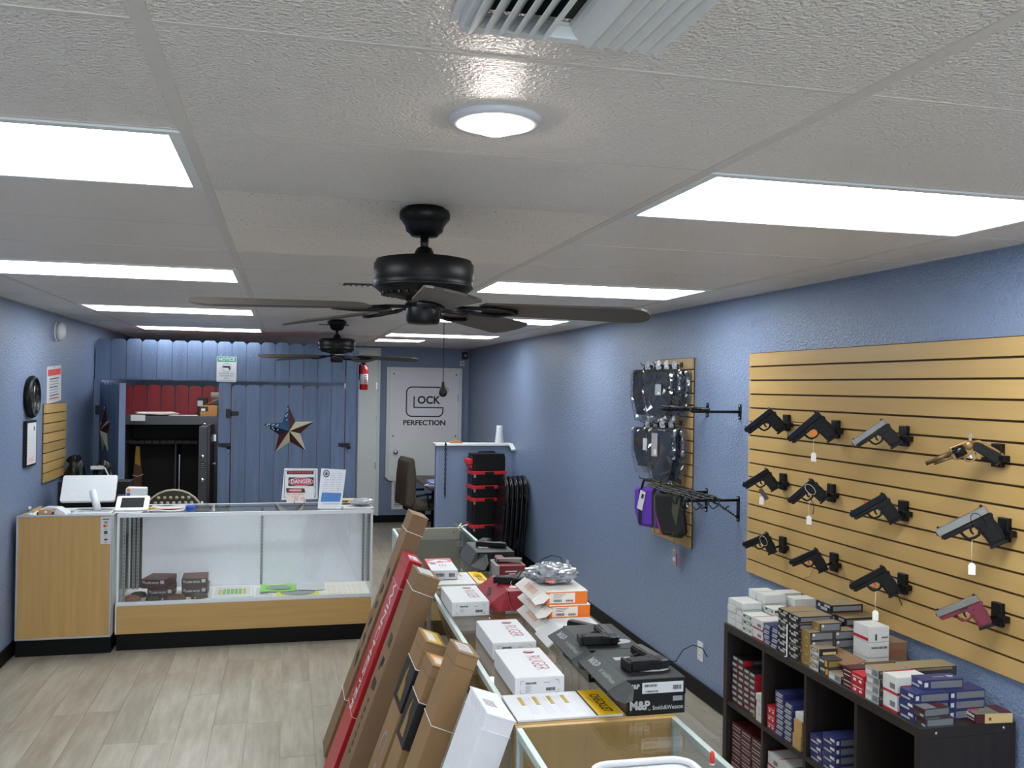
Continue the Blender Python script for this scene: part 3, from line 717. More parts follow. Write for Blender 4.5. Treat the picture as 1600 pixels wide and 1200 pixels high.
# ================================================================== CENTRAL ROW OF CASES
RC = -.0175
def cx_of(y, u): return .593 + .0175 * y + u      # u: distance from the left edge of the row
def centre_case(y0, y1, label, near_end, far_end, shelf=True):
    yc = (y0 + y1) / 2; w, d, H = .478, y1 - y0, .965
    t = thing('counter_case', label, 'display case', (cx_of(yc, w / 2), yc, 0), (0, 0, RC), 'glass-topped cases in the central row')
    MB().box(-w / 2 + .03, w / 2 - .03, -d / 2 + .01, d / 2 - .01, 0, .1).build('toe_kick', BLACKB, t)
    MB().box(-w / 2, w / 2, -d / 2, d / 2, .1, .3).build('base', WOOD, t)
    MB().box(-w / 2 + .004, w / 2 - .004, -d / 2 + .02, d / 2 - .02, .3, .315).build('deck', BEIGE, t)
    for s, m in ((-1, near_end), (1, far_end)):
        MB().box(-w / 2, w / 2, s * (d / 2 - .009) - .009, s * (d / 2 - .009) + .009, .3, H).build('end_panel', m, t, bevel=.0015)
    f = MB()
    for s in (-1, 1):
        f.box(s * (w / 2 - .009) - .009, s * (w / 2 - .009) + .009, -d / 2 + .018, d / 2 - .018, H - .022, H)
        f.box(s * (w / 2 - .008) - .008, s * (w / 2 - .008) + .008, -d / 2 + .018, d / 2 - .018, .3, .318)
        for q in (-1, 1): f.box(s * (w / 2 - .009) - .009, s * (w / 2 - .009) + .009, q * (d / 2 - .027) - .009, q * (d / 2 - .027) + .009, .318, H - .022)
    f.build('metal_frame', mat('greenish aluminium', '#AEBCB9', .4, .3), t, bevel=.002)
    MB().box(-w / 2 + .004, -w / 2 + .009, -d / 2 + .03, d / 2 - .03, .318, H - .022).build('front_glass', GLASS, t)
    MB().box(-w / 2 + .018, w / 2 - .018, -d / 2 + .018, d / 2 - .018, H - .007, H - .001).build('top_glass', GLASS, t)
    for q in (-1, 1):
        MB().box(w / 2 - .012 + q * .003 - .0025, w / 2 - .012 + q * .003 + .0025, min(0, q * (d / 2 - .03)), max(0, q * (d / 2 - .03)), .318, H - .022).build('sliding_door', GLASS, t)
    if shelf: MB().box(-w / 2 + .06, w / 2 - .05, -d / 2 + .03, d / 2 - .03, .62, .626).build('glass_shelf', GLASS, t)
    return t
centre_case(4.28, 6.085, 'farthest glass-topped case of the central row', WOOD, BEIGE, False)
centre_case(2.492, 4.274, 'middle glass-topped case of the central row covered with gun boxes', WOOD, WOOD, False)
centre_case(.71, 2.486, 'nearest glass-topped case with bare top at the bottom edge', WOOD, WOOD, False)

# ================================================================== GUNS
GUNM = {'black': mat('gun black', '#08090A', .4, .1, var=.15, spec=.35), 'poly': mat('polymer black', '#0A0A0B', .55, spec=.3, bump=.3, bscale=900), 'silver': mat('stainless slide', '#8C8A85', .34, .85),
        'bronze': mat('bronze cerakote', '#8C6D45', .4, .5), 'maroon': mat('maroon polymer', '#6E1F33', .5), 'gloss': mat('gun gloss', '#0C0D10', .25, .2), 'grey': mat('gun grey', '#232427', .4, .4)}
RTRIG = mat('red trigger', '#D8332E', .4); ORTRIG = mat('orange flag', '#E8871E', .45)
TAGM = mat('price tag', '#F0EEEA', .55)
_GM = {}
def gun_meshes():
    if _GM: return _GM
    L = 1.0   # metres at slide length .18; muzzle +x, up +z, left side +y
    m = MB()
    m.prism([(-.09, .0), (-.09, .024), (-.086, .028), (.082, .028), (.09, .022), (.09, .0)], -.0125, .0125, 'y')
    _GM['slide'] = m.mesh('slide', GUNM['black'])
    zz = [(-.084, 0.)]
    for k in range(8): zz += [(-.083 + k * .0055, .0009), (-.0803 + k * .0055, .0009), (-.0797 + k * .0055, .0002), (-.0778 + k * .0055, .0002)]
    zz += [(-.038, 0.)]
    for nm, s_ in (('serration_left', 1), ('serration_right', -1)):
        _GM[nm] = MB().prism([(p[0], s_ * (.0125 + p[1])) for p in zz], .004, .025, 'z').mesh('serration', GUNM['black'])
    m = MB()
    m.prism([(-.093, .0), (.086, .0), (.084, -.016), (.03, -.018), (-.02, -.017), (-.031, -.026), (-.03, -.045), (-.034, -.07), (-.035, -.097), (-.088, -.1), (-.093, -.072), (-.094, -.045), (-.09, -.02), (-.1, -.006)], -.0135, .0135, 'y')
    _GM['frame'] = m.mesh('frame', GUNM['poly'])
    m = MB()
    for s in (-1, 1):
        m.prism([(-.085, -.024), (-.04, -.03), (-.041, -.088), (-.085, -.092)], s * .0135 - .0018, s * .0135 + .0018, 'y')
    _GM['grip_panels'] = m.mesh('grip_panels', GUNM['poly'])
    _GM['magazine_plate'] = MB().prism([(-.032, -.096), (-.03, -.107), (-.09, -.11), (-.092, -.099)], -.0145, .0145, 'y').mesh('magazine_plate', GUNM['poly'])
    _GM['trigger_guard'] = MB().tube([(-.031, 0, -.04), (-.024, 0, -.05), (-.008, 0, -.052), (.01, 0, -.048), (.018, 0, -.036), (.022, 0, -.016)], .0052, 6).mesh('trigger_guard', GUNM['poly'])
    _GM['trigger'] = MB().prism([(-.018, -.016), (-.008, -.016), (-.004, -.03), (-.007, -.042), (-.013, -.04), (-.012, -.03)], -.003, .003, 'y').mesh('trigger', GUNM['black'])
    m = MB(); m.box(.072, .08, -.0022, .0022, .027, .033); _GM['front_sight'] = m.mesh('front_sight', GUNM['black'])
    m = MB(); m.prism([(-.008, .027), (.008, .027), (.008, .0345), (.0025, .0345), (.0025, .031), (-.0025, .031), (-.0025, .0345), (-.008, .0345)], -.084, -.074, 'x'); _GM['rear_sight'] = m.mesh('rear_sight', GUNM['black'])
    _GM['barrel'] = MB().cyl((.0, 0, .012), (.0925, 0, .012), .0075, None, 16).mesh('barrel', GUNM['grey'])
    m = MB()
    for s in (-1, 1): m.box(-.035, .0, s * .0136 - .001, s * .0136 + .001, -.008, -.003)
    m.cyl((-.05, -.0155, -.022), (-.05, .0155, -.022), .003, None, 8)
    _GM['controls'] = m.mesh('controls', GUNM['grey'])
    for nm, bw, sg in (('slide', .0025, 1), ('frame', .0045, 2), ('grip_panels', .0015, 1), ('magazine_plate', .002, 1)):
        me = _GM[nm]; bm = bmesh.new(); bm.from_mesh(me)
        es = [e for e in bm.edges if len(e.link_faces) == 2 and e.calc_face_angle(0) > .5]
        bmesh.ops.bevel(bm, geom=es, offset=bw, segments=sg, affect='EDGES', clamp_overlap=True)
        bm.to_mesh(me); bm.free()
    return _GM
def put(nm, me, parent, m=None):
    o = bpy.data.objects.new(nm, me); COL.objects.link(o); o.parent = parent
    if m is not None: o.material_slots[0].link = 'OBJECT'; o.material_slots[0].material = m
    return o
def pistol(label, loc, R, scale=1., slide='black', frame='poly', trig=None, group=None, price=None, zip_tie=None, clip=None):
    g = gun_meshes(); t = thing('pistol', label, 'pistol', loc, R.to_euler(), group); t.scale = (scale,) * 3
    put('slide', g['slide'], t, GUNM[slide])
    for nm in ('serration_left', 'serration_right'): put('serration', g[nm], t, GUNM[slide])
    for nm in ('frame', 'trigger_guard'): put(nm, g[nm], t, GUNM[frame])
    for nm in ('grip_panels', 'magazine_plate'): put(nm, g[nm], t, GUNM['poly'] if frame == 'maroon' and nm[0] == 'm' else GUNM[frame])
    put('trigger', g['trigger'], t, trig)
    for nm in ('front_sight', 'rear_sight', 'barrel', 'controls'): put(nm, g[nm], t)
    Ri = R.inverted(); q = 1 / scale
    if price is not None:   # paper tag hanging plumb from the trigger guard
        p0 = Vector((.0, .0, -.05)); dn = Ri @ Vector((0, 0, -1)); L = price * q
        pt = p0 + dn * L
        st = MB().tube([p0, p0 + dn * L * .5 + Vector((.002, 0, 0)), pt], .0009 * q, 5).build('tag_string', STRING, t)
        Mw = Matrix.Translation(pt) @ (Ri @ basis((.66, -.75, 0), (0, 0, 1))).to_4x4() @ Matrix.Scale(q, 4)
        MB().prism([(-.012, -.042), (.012, -.042), (.012, -.008), (.006, 0), (-.006, 0), (-.012, -.008)], -.0006, .0006, 'y', M=Mw).build('price_tag', TAGM, t)
    if zip_tie is not None:
        a, b_ = zip_tie
        MB().tube([a, ((a[0] + b_[0]) / 2, .004, (a[1] if len(a) < 3 else (a[2] + b_[2]) / 2)), b_], .0016, 5).build('cable_tie', BLACKP, t)
    if clip is not None:
        MB().tube([(-.045 + .02 * math.cos(k * PI / 6) , .0165 * (1 if k % 12 < 6 else 1), -.012 + .034 * math.sin(k * PI / 6)) for k in range(12)], .0012, 5, closed=True).build('lanyard_loop', STRING if clip == 1 else BLACKP, t)
    return t
def wall_R(tilt, az=(-.78, .62)):
    d_ = Vector((az[0], az[1], 0)).normalized(); c, s = math.cos(math.radians(tilt)), math.sin(math.radians(tilt))
    return basis(d_ * c + Vector((0, 0, -s)), d_ * s + Vector((0, 0, c)))
def holder(gun_c, R, sc, label):
    """slatwall pistol bracket: back plate, side clip, angled rod that carries the gun"""
    rear = Vector(gun_c) + R @ Vector((-.05 * sc, 0, -.045 * sc))
    t = thing('pistol_holder', label, 'holder', (SLX, rear.y - .02, rear.z), group='black pistol brackets on the big slatwall')
    MB().prism([(-.024, -.04), (.024, -.04), (.024, .045), (-.024, .045)], -.02, 0., 'x').build('back_plate', BLACKP, t, bevel=.003)
    MB().prism([(-.05, -.018), (-.02, -.018), (-.02, .004), (-.05, .004)], -.03, -.002, 'x').build('side_clip', BLACKP, t, bevel=.002)
    pr = Vector((rear.x - SLX, rear.y - (rear.y - .02), 0))
    MB().tube([(-.01, 0, .0), (pr.x * .5, pr.y * .5, -.012), (pr.x, pr.y, -.01)], .0055, 8).build('rod', BLACKM, t)
    return t

# ================================================================== LONG GUN BOXES leaning on the row
LEAN = math.radians(19.5)
def long_box(y0, y1, thk, L, m, label, dx=0., ends=None, name='rifle_box'):
    xb = .31 + dx + .0175 * ((y0 + y1) / 2 - 4)
    t = thing(name, label, 'box', (xb, y0, .001), (0, LEAN, 0), 'long gun boxes leaning on the central cases')
    w = y1 - y0
    MB().box(-thk, 0, 0, w, 0, L).build('carton', m, t, bevel=.002)
    # folded end flap with a lip
    MB().box(-thk - .0015, .0015, -.0015, w + .0015, L - .045, L - .043).build('end_seam', ends or CARDD, t)
    fl = MB().prism([(-thk - .002, -.002), (.003, -.002), (.003, w + .002), (-thk - .002, w + .002)], L, L + .003, 'z').build('end_flap', ends or m, t)
    return t, fl, w
def strap(t, thk, w, z, m=None):
    MB().tube([(-thk - .002, -.002, z), (.002, -.002, z - .004), (.002, w + .002, z), (-thk - .002, w + .002, z + .002)], .0017, 5, closed=True).build('string', m or STRING, t)
RDOWN = Matrix(((0., 0., -1.), (0., -1., 0.), (-1., 0., 0.)))   # on the upper (-x) face, reading from the top down
def side_text(t, s, size, m, thk, w, z, xs=1., bold=0., y=None):
    text(s, size, m, t, (-thk - .0012, w / 2 if y is None else y, z), RDOWN.to_euler(), xs=xs, bold=bold)
def side_marks(t, thk, w, z1, n, size, m, seed, gap=.5):
    """worn, unreadable stencil marks: a run of blocky strokes"""
    r_ = random.Random(seed)
    for k in range(n):
        z = z1 - k * size * (1 + gap); y0 = w / 2 - size * .6
        for q in range(2):
            MB().box(-thk - .0012, -thk - .0006, y0 + q * size * .6, y0 + q * size * .6 + size * r_.uniform(.3, .6), z - size * r_.uniform(.5, 1.), z).build('stencil_mark', m, t)
LBLY = mat('yellow end label', '#D8A91C', .5); LBLO = mat('orange end label', '#D98A1A', .5); NAVY = mat('black sleeve', '#17181C', .45); GOLD = mat('gold foil', '#B08A4A', .35, .5)
# A tall brown box at the far end
t, fl, w = long_box(4.73, 4.93, .085, 1.29, CARD, 'tallest brown cardboard gun box, farthest in the leaning row', -.025)
strap(t, .085, w, 1.2); strap(t, .085, w, .3)
side_marks(t, .085, w, .98, 6, .06, INK, 1)
side_marks(t, .085, w, .5, 1, .05, INK, 2)
MB().box(-.085, 0, -.0006, 0, 1.02, 1.022).build('seam', CARDD, t)
# B red box
REDB = mat('red gloss carton', '#A81020', .35)
t, fl, w = long_box(4.36, 4.62, .065, 1.12, REDB, 'glossy red long gun box with white lettering', -.045)
strap(t, .065, w, .98, mat('pink cord', '#E2A0A0', .6)); strap(t, .065, w, .35, mat('pink cord', '#E2A0A0', .6))
side_text(t, 'WINCHESTER', .105, PAPER, .065, w, .66, xs=1.0, bold=.002)
MB().box(-.055, -.012, .05, .16, 1.123, 1.1236).build('end_label', PAPER, t)
MB().box(-.05, -.035, .06, .1, 1.1236, 1.124).build('end_print', mat('violet print', '#6D6BC0', .5), t)
# C brown box
t, fl, w = long_box(4.05, 4.26, .1, 1.105, CARD, 'brown cardboard gun box directly in front of the red one')
strap(t, .1, w, 1.03)
side_marks(t, .1, w, .8, 3, .07, INK, 3); side_marks(t, .1, w, .5, 7, .026, INK, 4)
MB().box(-.085, -.02, .05, .18, 1.108, 1.1086).build('end_label', PAPER, t)
for k in range(5): MB().box(-.078, -.028, .06 + k * .022, .066 + k * .022, 1.1086, 1.109).build('end_print', GREY, t)
# D and E: brown boxes with black sleeves
def sleeved(y0, y1, thk, L, dx, label, lblm, z0, z1, words):
    t, fl, w = long_box(y0, y1, thk, L, CARDL, label, dx)
    MB().box(-thk + .012, -.012, .02, w - .02, L + .003, L + .0036).build('end_label', lblm, t)
    MB().box(-thk + .02, -thk + .05, .04, w - .05, L + .0036, L + .004).build('end_print', PAPER, t)
    b = MB().box(-thk - .003, .003, -.003, w + .003, z0, z1).build('sleeve', NAVY, t, bevel=.001)
    zc = (z0 + z1) / 2
    R = Matrix(((0., 0., -1.), (0., 1., 0.), (1., 0., 0.)))
    MB().prism([(w * .28, zc - .06), (w * .68, zc - .06), (w * .62, zc + .04), (w * .5, zc + .075), (w * .5, zc + .02), (w * .36, zc)], -thk - .0042, -thk - .0032, 'x').build('gold_emblem', GOLD, b)
    text(words, .018, GREY, b, (-thk / 2, -.0042, zc), (PI / 2, -PI / 2, 0), xs=1.6)
    strap(t, thk, w, z1 + .004)
    side_text(t, 'C', .14, GREY, thk, w, z0 - .15); side_marks(t, thk, w, z0 - .24, 5, .03, GREY, 6, 1.)
    return t
sleeved(3.53, 3.74, .085, .945, .005, 'brown gun box with black sleeve and yellow end label', LBLY, .66, .83, 'BROWNING')
sleeved(3.27, 3.44, .085, .93, .0, 'brown gun box with black sleeve and orange end label', LBLO, .62, .79, 'BROWNING')
# F plain brown
t, fl, w = long_box(3.03, 3.19, .075, 1.055, CARDL, 'plain tan gun box between the orange-labelled box and the white box')
strap(t, .075, w, .8)
MB().box(-.065, -.015, .03, .13, 1.058, 1.0586).build('end_label', PAPER, t)
for k in range(4): MB().box(-.06, -.02, .036 + k * .022, .044 + k * .022, 1.0586, 1.059).build('end_print', GREY, t)
# G white
WC = mat('white corrugated', '#D9DADF', .6)
t, fl, w = long_box(2.47, 2.7, .085, 1.04, WC, 'white cardboard gun box nearest the camera in the leaning row', ends=WC)
te = MB()
for k in range(14): te.box(-.0865, -.084, .004 + k * .016, .012 + k * .016, 1.02, 1.045)
te.build('torn_edge', WC, t)
for k in range(5): MB().box(-.07, -.035, .08 + k * .012, .086 + k * .012, 1.043, 1.0436).build('end_print', GREY, t)

# ================================================================== BOXES ON THE CENTRAL CASES
CT = .9655
def barcode(par, x0, x1, y, z0, z1, seed=1, m=None):
    r_ = random.Random(seed); b = MB(); x = x0
    while x < x1 - .001:
        a = r_.choice((.0008, .0012, .002)); b.box(x, min(x + a, x1), y - .0003, y, z0, z1); x += a + r_.choice((.0008, .0014))
    return b.build('barcode', m or INK, par)
RUGR = mat('ruger red', '#8E2038', .5)
def ruger(y, u, label, rz=0.):
    w, d, h = .157, .31, .058
    t = thing('pistol_box', label, 'box', (cx_of(y, u), y, CT), (0, 0, RC + rz), 'white pistol boxes in a row on the cases')
    MB().box(-w / 2 + .001, w / 2 - .001, -d / 2 + .001, d / 2 - .001, 0, h * .97).build('tray', PAPER, t)
    MB().box(-w / 2, w / 2, -d / 2, d / 2, .003, h).build('lid', PAPER, t, bevel=.0025)
    text('RUGER', .066, RUGR, t, (.028, -.012, h + .0005), (0, 0, -PI / 2), xs=.74, bold=-.0004)
    em = MB()
    em.lathe([(.017, 0), (.017, .0004)], 20, M=Matrix.Translation((.028, .105, h + .0003)) @ Matrix.Diagonal((1.15, .9, 1, 1))).build('emblem', RUGR, t)
    for q in (-1, 1):
        MB().prism([(-.004, .0), (.02 * q, .004), (.004, .01)], 0, .0005, 'z', M=Matrix.Translation((.028, .105, h + .0006))).build('emblem_wing', PAPER, t)
    y_ = -d / 2 - .0006
    b = MB()
    for sx in (-1, 1):
        for z_ in (.008, h - .012):
            b.box(sx * .06 - (.012 if sx > 0 else 0), sx * .06 + (0 if sx > 0 else .012), y_ - .0002, y_, z_, z_ + .0008)
        b.box(sx * .06 - .0004, sx * .06 + .0004, y_ - .0002, y_, .008, .02).box(sx * .06 - .0004, sx * .06 + .0004, y_ - .0002, y_, h - .024, h - .0115)
    b.build('label_corners', INK, t)
    barcode(t, -.045, -.01, y_, h - .022, h - .016, 3); barcode(t, .02, .05, y_, .014, .024, 5)
    for k in range(4): MB().box(-.045, -.03 + .004 * (k % 2), y_ - .0003, y_, .013 + k * .005, .0145 + k * .005).build('print', GREY, t)
    MB().box(.012, .032, y_ - .0003, y_, h - .02, h - .018).build('print', GREY, t)
    return t
ruger(3.873, .098, 'white pistol box with red lettering, farthest of three')
ruger(3.26, .142, 'white pistol box with red lettering, middle of three')
ruger(2.872, .132, 'white pistol box with red lettering, nearest of three')
# white/red flat box
t = thing('pistol_box', 'white box with red patterned lid edge beside the leaning red box', 'box', (cx_of(4.54, .095), 4.54, CT + .0105), (0, 0, RC - .02))
MB().box(-.065, .065, -.15, .15, 0, .045).build('carton', PAPER, t, bevel=.002)
MB().prism([(-.0655, .03), (.0655, .06), (.0655, .1505), (-.0655, .1505)], .0452, .0458, 'z').build('red_print', RED, t)
MB().box(-.0658, -.0652, -.08, .1505, .0, .0455).build('red_side_print', RED, t)
MB().prism([(-.06, .06), (-.02, .05), (.0, .09), (.03, .06), (.05, .08), (.02, .11), (-.01, .12), (-.03, .1)], .0459, .0463, 'z').build('white_print', PAPER, t)
MB().box(-.05, -.025, .0, .03, .0453, .0458).build('blue_print', mat('blue print 2', '#4D5FB0', .5), t)
for k in range(3): MB().box(-.012 + k * .014, -.006 + k * .014, -.06, .0, .0453, .0457).build('print', GREY, t)
barcode(t, -.05, .0, -.1506, .015, .03, 9); barcode(t, .02, .05, -.1506, .012, .03, 8)
# counter mats with checklists
def checklist(y0, y1, x0, x1, label):
    yc = (y0 + y1) / 2
    t = thing('counter_mat', label, 'mat', (cx_of(yc, (x0 + x1) / 2), yc, CT + .0003), (0, 0, RC))
    w, d = x1 - x0, y1 - y0; sp = w * .24
    MB().box(-w / 2, w / 2, -d / 2, d / 2, 0, .008).build('mat', PAPER, t, bevel=.002)
    MB().box(w / 2 - sp, w / 2, -d / 2, d / 2, .008, .0085).build('yellow_panel', YEL, t)
    MB().box(w / 2 - sp - .006, w / 2 - sp, -d / 2, d / 2, .008, .0086).build('black_rule', INK, t)
    text('CHECKLIST', .04, INK, t, (w / 2 - sp * .5, -.01, .0089), (0, 0, -PI / 2), xs=.75, bold=.0008)
    text('SAFETY', .018, mat('dull gold print', '#9A7D10', .5), t, (w / 2 - sp * .82, .02, .0089), (0, 0, -PI / 2), xs=.9)
    gb = mat('gold bar print', '#A88B3A', .5)
    for k in range(4):
        x = -w / 2 + .04 + k * (w - sp - .06) / 4
        MB().box(x, x + .012, d / 2 - .1, d / 2 - .03, .008, .0085).build('heading_bar', gb, t)
        for j in range(3): MB().box(x + .016 + j * .009, x + .019 + j * .009, -d / 2 + .04, d / 2 - .035, .008, .0084).build('text_rule', mat('pale grey print', '#B9BCC6', .5), t)
    return t
checklist(2.5, 2.715, .012, .325, 'white and yellow checklist mat at the near end of the middle case')
checklist(4.29, 4.56, .03, .3, 'white and yellow checklist mat under the far white box')

# red open carton with flaps
REDC = mat('red matte carton', '#8E1F2C', .4)
t = thing('pistol_box', 'dark red pistol carton with flaps hanging open', 'box', (cx_of(3.95, .345), 3.95, CT), (0, 0, RC))
MB().box(-.08, .085, -.16, .16, 0, .045).build('tray', mat('red carton inside', '#5A1219', .5), t, bevel=.002)
MB().box(-.075, .09, -.165, .165, .074, .08).build('lid', REDC, t, bevel=.002)
MB().prism([(-.075, .08), (-.079, .078), (-.172, .012), (-.168, .014)], -.162, .162, 'y').build('side_flap', REDC, t)
MB().prism([(-.16, .078), (-.163, .08), (-.235, .01), (-.23, .008)], -.07, .09, 'x').build('front_flap', REDC, t)
MB().add([(-.075, -.163, .078), (-.168, -.163, .014), (-.12, -.215, .004), (-.075, -.22, .012), (-.07, -.232, .009)], [(0, 1, 2, 3), (0, 3, 4)]).build('corner_flap', REDC, t)
MB().box(-.1, -.02, -.236, -.232, .002, .012).build('white_label', GREY, t)
MB().prism([(-.05, -.01), (.03, -.006), (.05, .012), (-.03, .01)], 0, .0008, 'z', M=Matrix.Translation((-.122, -.01, .0475)) @ Matrix.Rotation(math.radians(-35), 4, 'Y') @ Matrix.Rotation(1.2, 4, 'Z') @ Matrix.Translation((0, 0, .002))).build('emblem', INK, t)
FLAT = lambda rz: Matrix.Rotation(rz, 3, 'Z') @ Matrix.Rotation(PI / 2, 3, 'X')     # gun lying on its side
pistol('black pistol lying on the red carton with a white tag', (cx_of(3.98, .37), 3.98, CT + .0955), FLAT(math.radians(68)), .98, 'black', 'poly')
t = thing('paper_tag', 'round white string tag lying on the red carton', 'tag', (cx_of(3.84, .31), 3.86, CT + .0805))
MB().lathe([(.018, 0), (.018, .0012)], 20).build('disc', TAGM, t)
MB().tube([(0, 0, .001), (-.004, .03, .006), (.01, .06, .02)], .0012, 5).build('string', STRING, t)

# orange and white cartons, stacked
ORC = mat('orange carton', '#DF6E12', .42); OFFW = mat('off-white carton', '#D5D2CC', .55); ORL = mat('faded orange letters', '#D99A80', .55)
def orange(y, u, z, label, letters=True):
    w, d, h = .165, .33, .052
    t = thing('pistol_box', label, 'box', (cx_of(y, u), y, z), (0, 0, RC), 'orange and white cartons stacked on the case')
    MB().box(-w / 2, w / 2, -d / 2, d / 2, 0, h - .004).build('tray', ORC, t, bevel=.0015)
    MB().box(-w / 2 - .001, w / 2 + .001, -d / 2 - .001, d / 2 + .001, h - .004, h).build('lid', OFFW, t, bevel=.001)
    MB().box(-w / 2 + .012, w / 2 - .05, -d / 2 - .0008, -d / 2, .006, h - .008).build('label', mat('pale label', '#DCCFC6', .5), t)
    barcode(t, -.055, -.02, -d / 2 - .001, .01, .02, 4); barcode(t, -.005, .025, -d / 2 - .001, .01, .018, 6)
    for k in range(3): MB().box(-.055, -.025 + .01 * k, -d / 2 - .0012, -d / 2 - .0008, .026 + k * .006, .0285 + k * .006).build('print', GREY, t)
    fl = MB().prism([(-w / 2 - .001, h), (-w / 2 - .001, h - .003), (-w / 2 - .053, h - .04), (-w / 2 - .054, h - .036)], -d / 2 + .02, d / 2 - .02, 'y').build('lid_flap', OFFW, t)
    R = Matrix.Rotation(math.radians(-36), 4, 'Y') @ Matrix.Rotation(-PI / 2, 4, 'Z')
    if letters:
        Mx = Matrix.Translation((-w / 2 - .027, -.02, h - .018)) @ Matrix.Rotation(math.radians(-36), 4, 'Y')
        for k in range(6): MB().box(-.014, .014, -.075 + k * .026, -.058 + k * .026, .0004, .0008, M=Mx).build('letter_print', ORL, t)
    tg = MB().add([(-w / 2 - .001, -d / 2 + .02, h - .002), (-w / 2 - .053, -d / 2 + .02, h - .038), (-w / 2 - .05, -d / 2 - .02, h - .045), (-w / 2 - .02, -d / 2 - .035, h - .036), (-w / 2 + .01, -d / 2 - .02, h - .016)], [(0, 1, 2, 3, 4)]).build('tuck_tab', OFFW, t)
    return t
OX = .427
orange(3.57, OX + .003, CT, 'orange and white carton at the bottom of the stack of three')
orange(3.575, OX + .006, CT + .0525, 'orange and white carton in the middle of the stack of three')
orange(3.58, OX - .004, CT + .105, 'orange and white carton on top of its stack under the clear bag')
t = thing('plastic_bag', 'crumpled clear plastic bag with cables and a red label', 'bag', (cx_of(3.57, .40), 3.57, CT + .1575), (0, 0, -.35))
crumple('bag_film', mat('silvery bag film', '#8D8F94', .08, var=.7, scale=45, spec=.9), t, .085, (1.15, .95, .42), 21, 5., .5, sub=4)
MB().prism(rrect(.035, .026, .004), 0, .001, 'z', M=Matrix.Translation((.0, -.075, .028)) @ Matrix.Rotation(1.0, 4, 'X')).build('red_label', mat('salmon label', '#E07A6A', .4), t)
for k in range(5):
    MB().tube([(-.06 + .03 * k + .02 * math.cos(a + k), .02 * math.sin(a * 1.3 + k) - .01 * k + .02, .034 + .022 * math.sin(a * .5 + k)) for a in [q * .6 for q in range(12)]], .002, 5).build('cable', (BLACKP, GREY, WHITEP, BLACKP, CHROME)[k], t)
t = thing('black_wire', 'thin black wire arching above the clear bag', 'wire', (cx_of(3.68, .42), 3.7, CT + .158))
MB().tube([(-.04, .01, .0), (-.02, .05, .055), (.03, .05, .075), (.07, .04, .068), (.085, .03, .02)], .002, 6).build('strand', BLACKP, t)
# plain white open carton
t = thing('white_open_box', 'plain white carton with its slanted flap open', 'box', (cx_of(3.33, .38), 3.337, CT), (0, 0, RC))
MB().box(-.03, .13, -.09, .06, 0, .058).build('carton', PAPER, t, bevel=.002)
MB().prism([(-.03, .058), (-.034, .056), (-.09, .002), (-.086, .001)], -.09, .06, 'y').build('side_flap', PAPER, t)
MB().prism([(-.09, .002), (-.03, .058), (-.026, .05), (-.085, .0)], -.13, -.09, 'y').build('front_flap', PAPER, t)

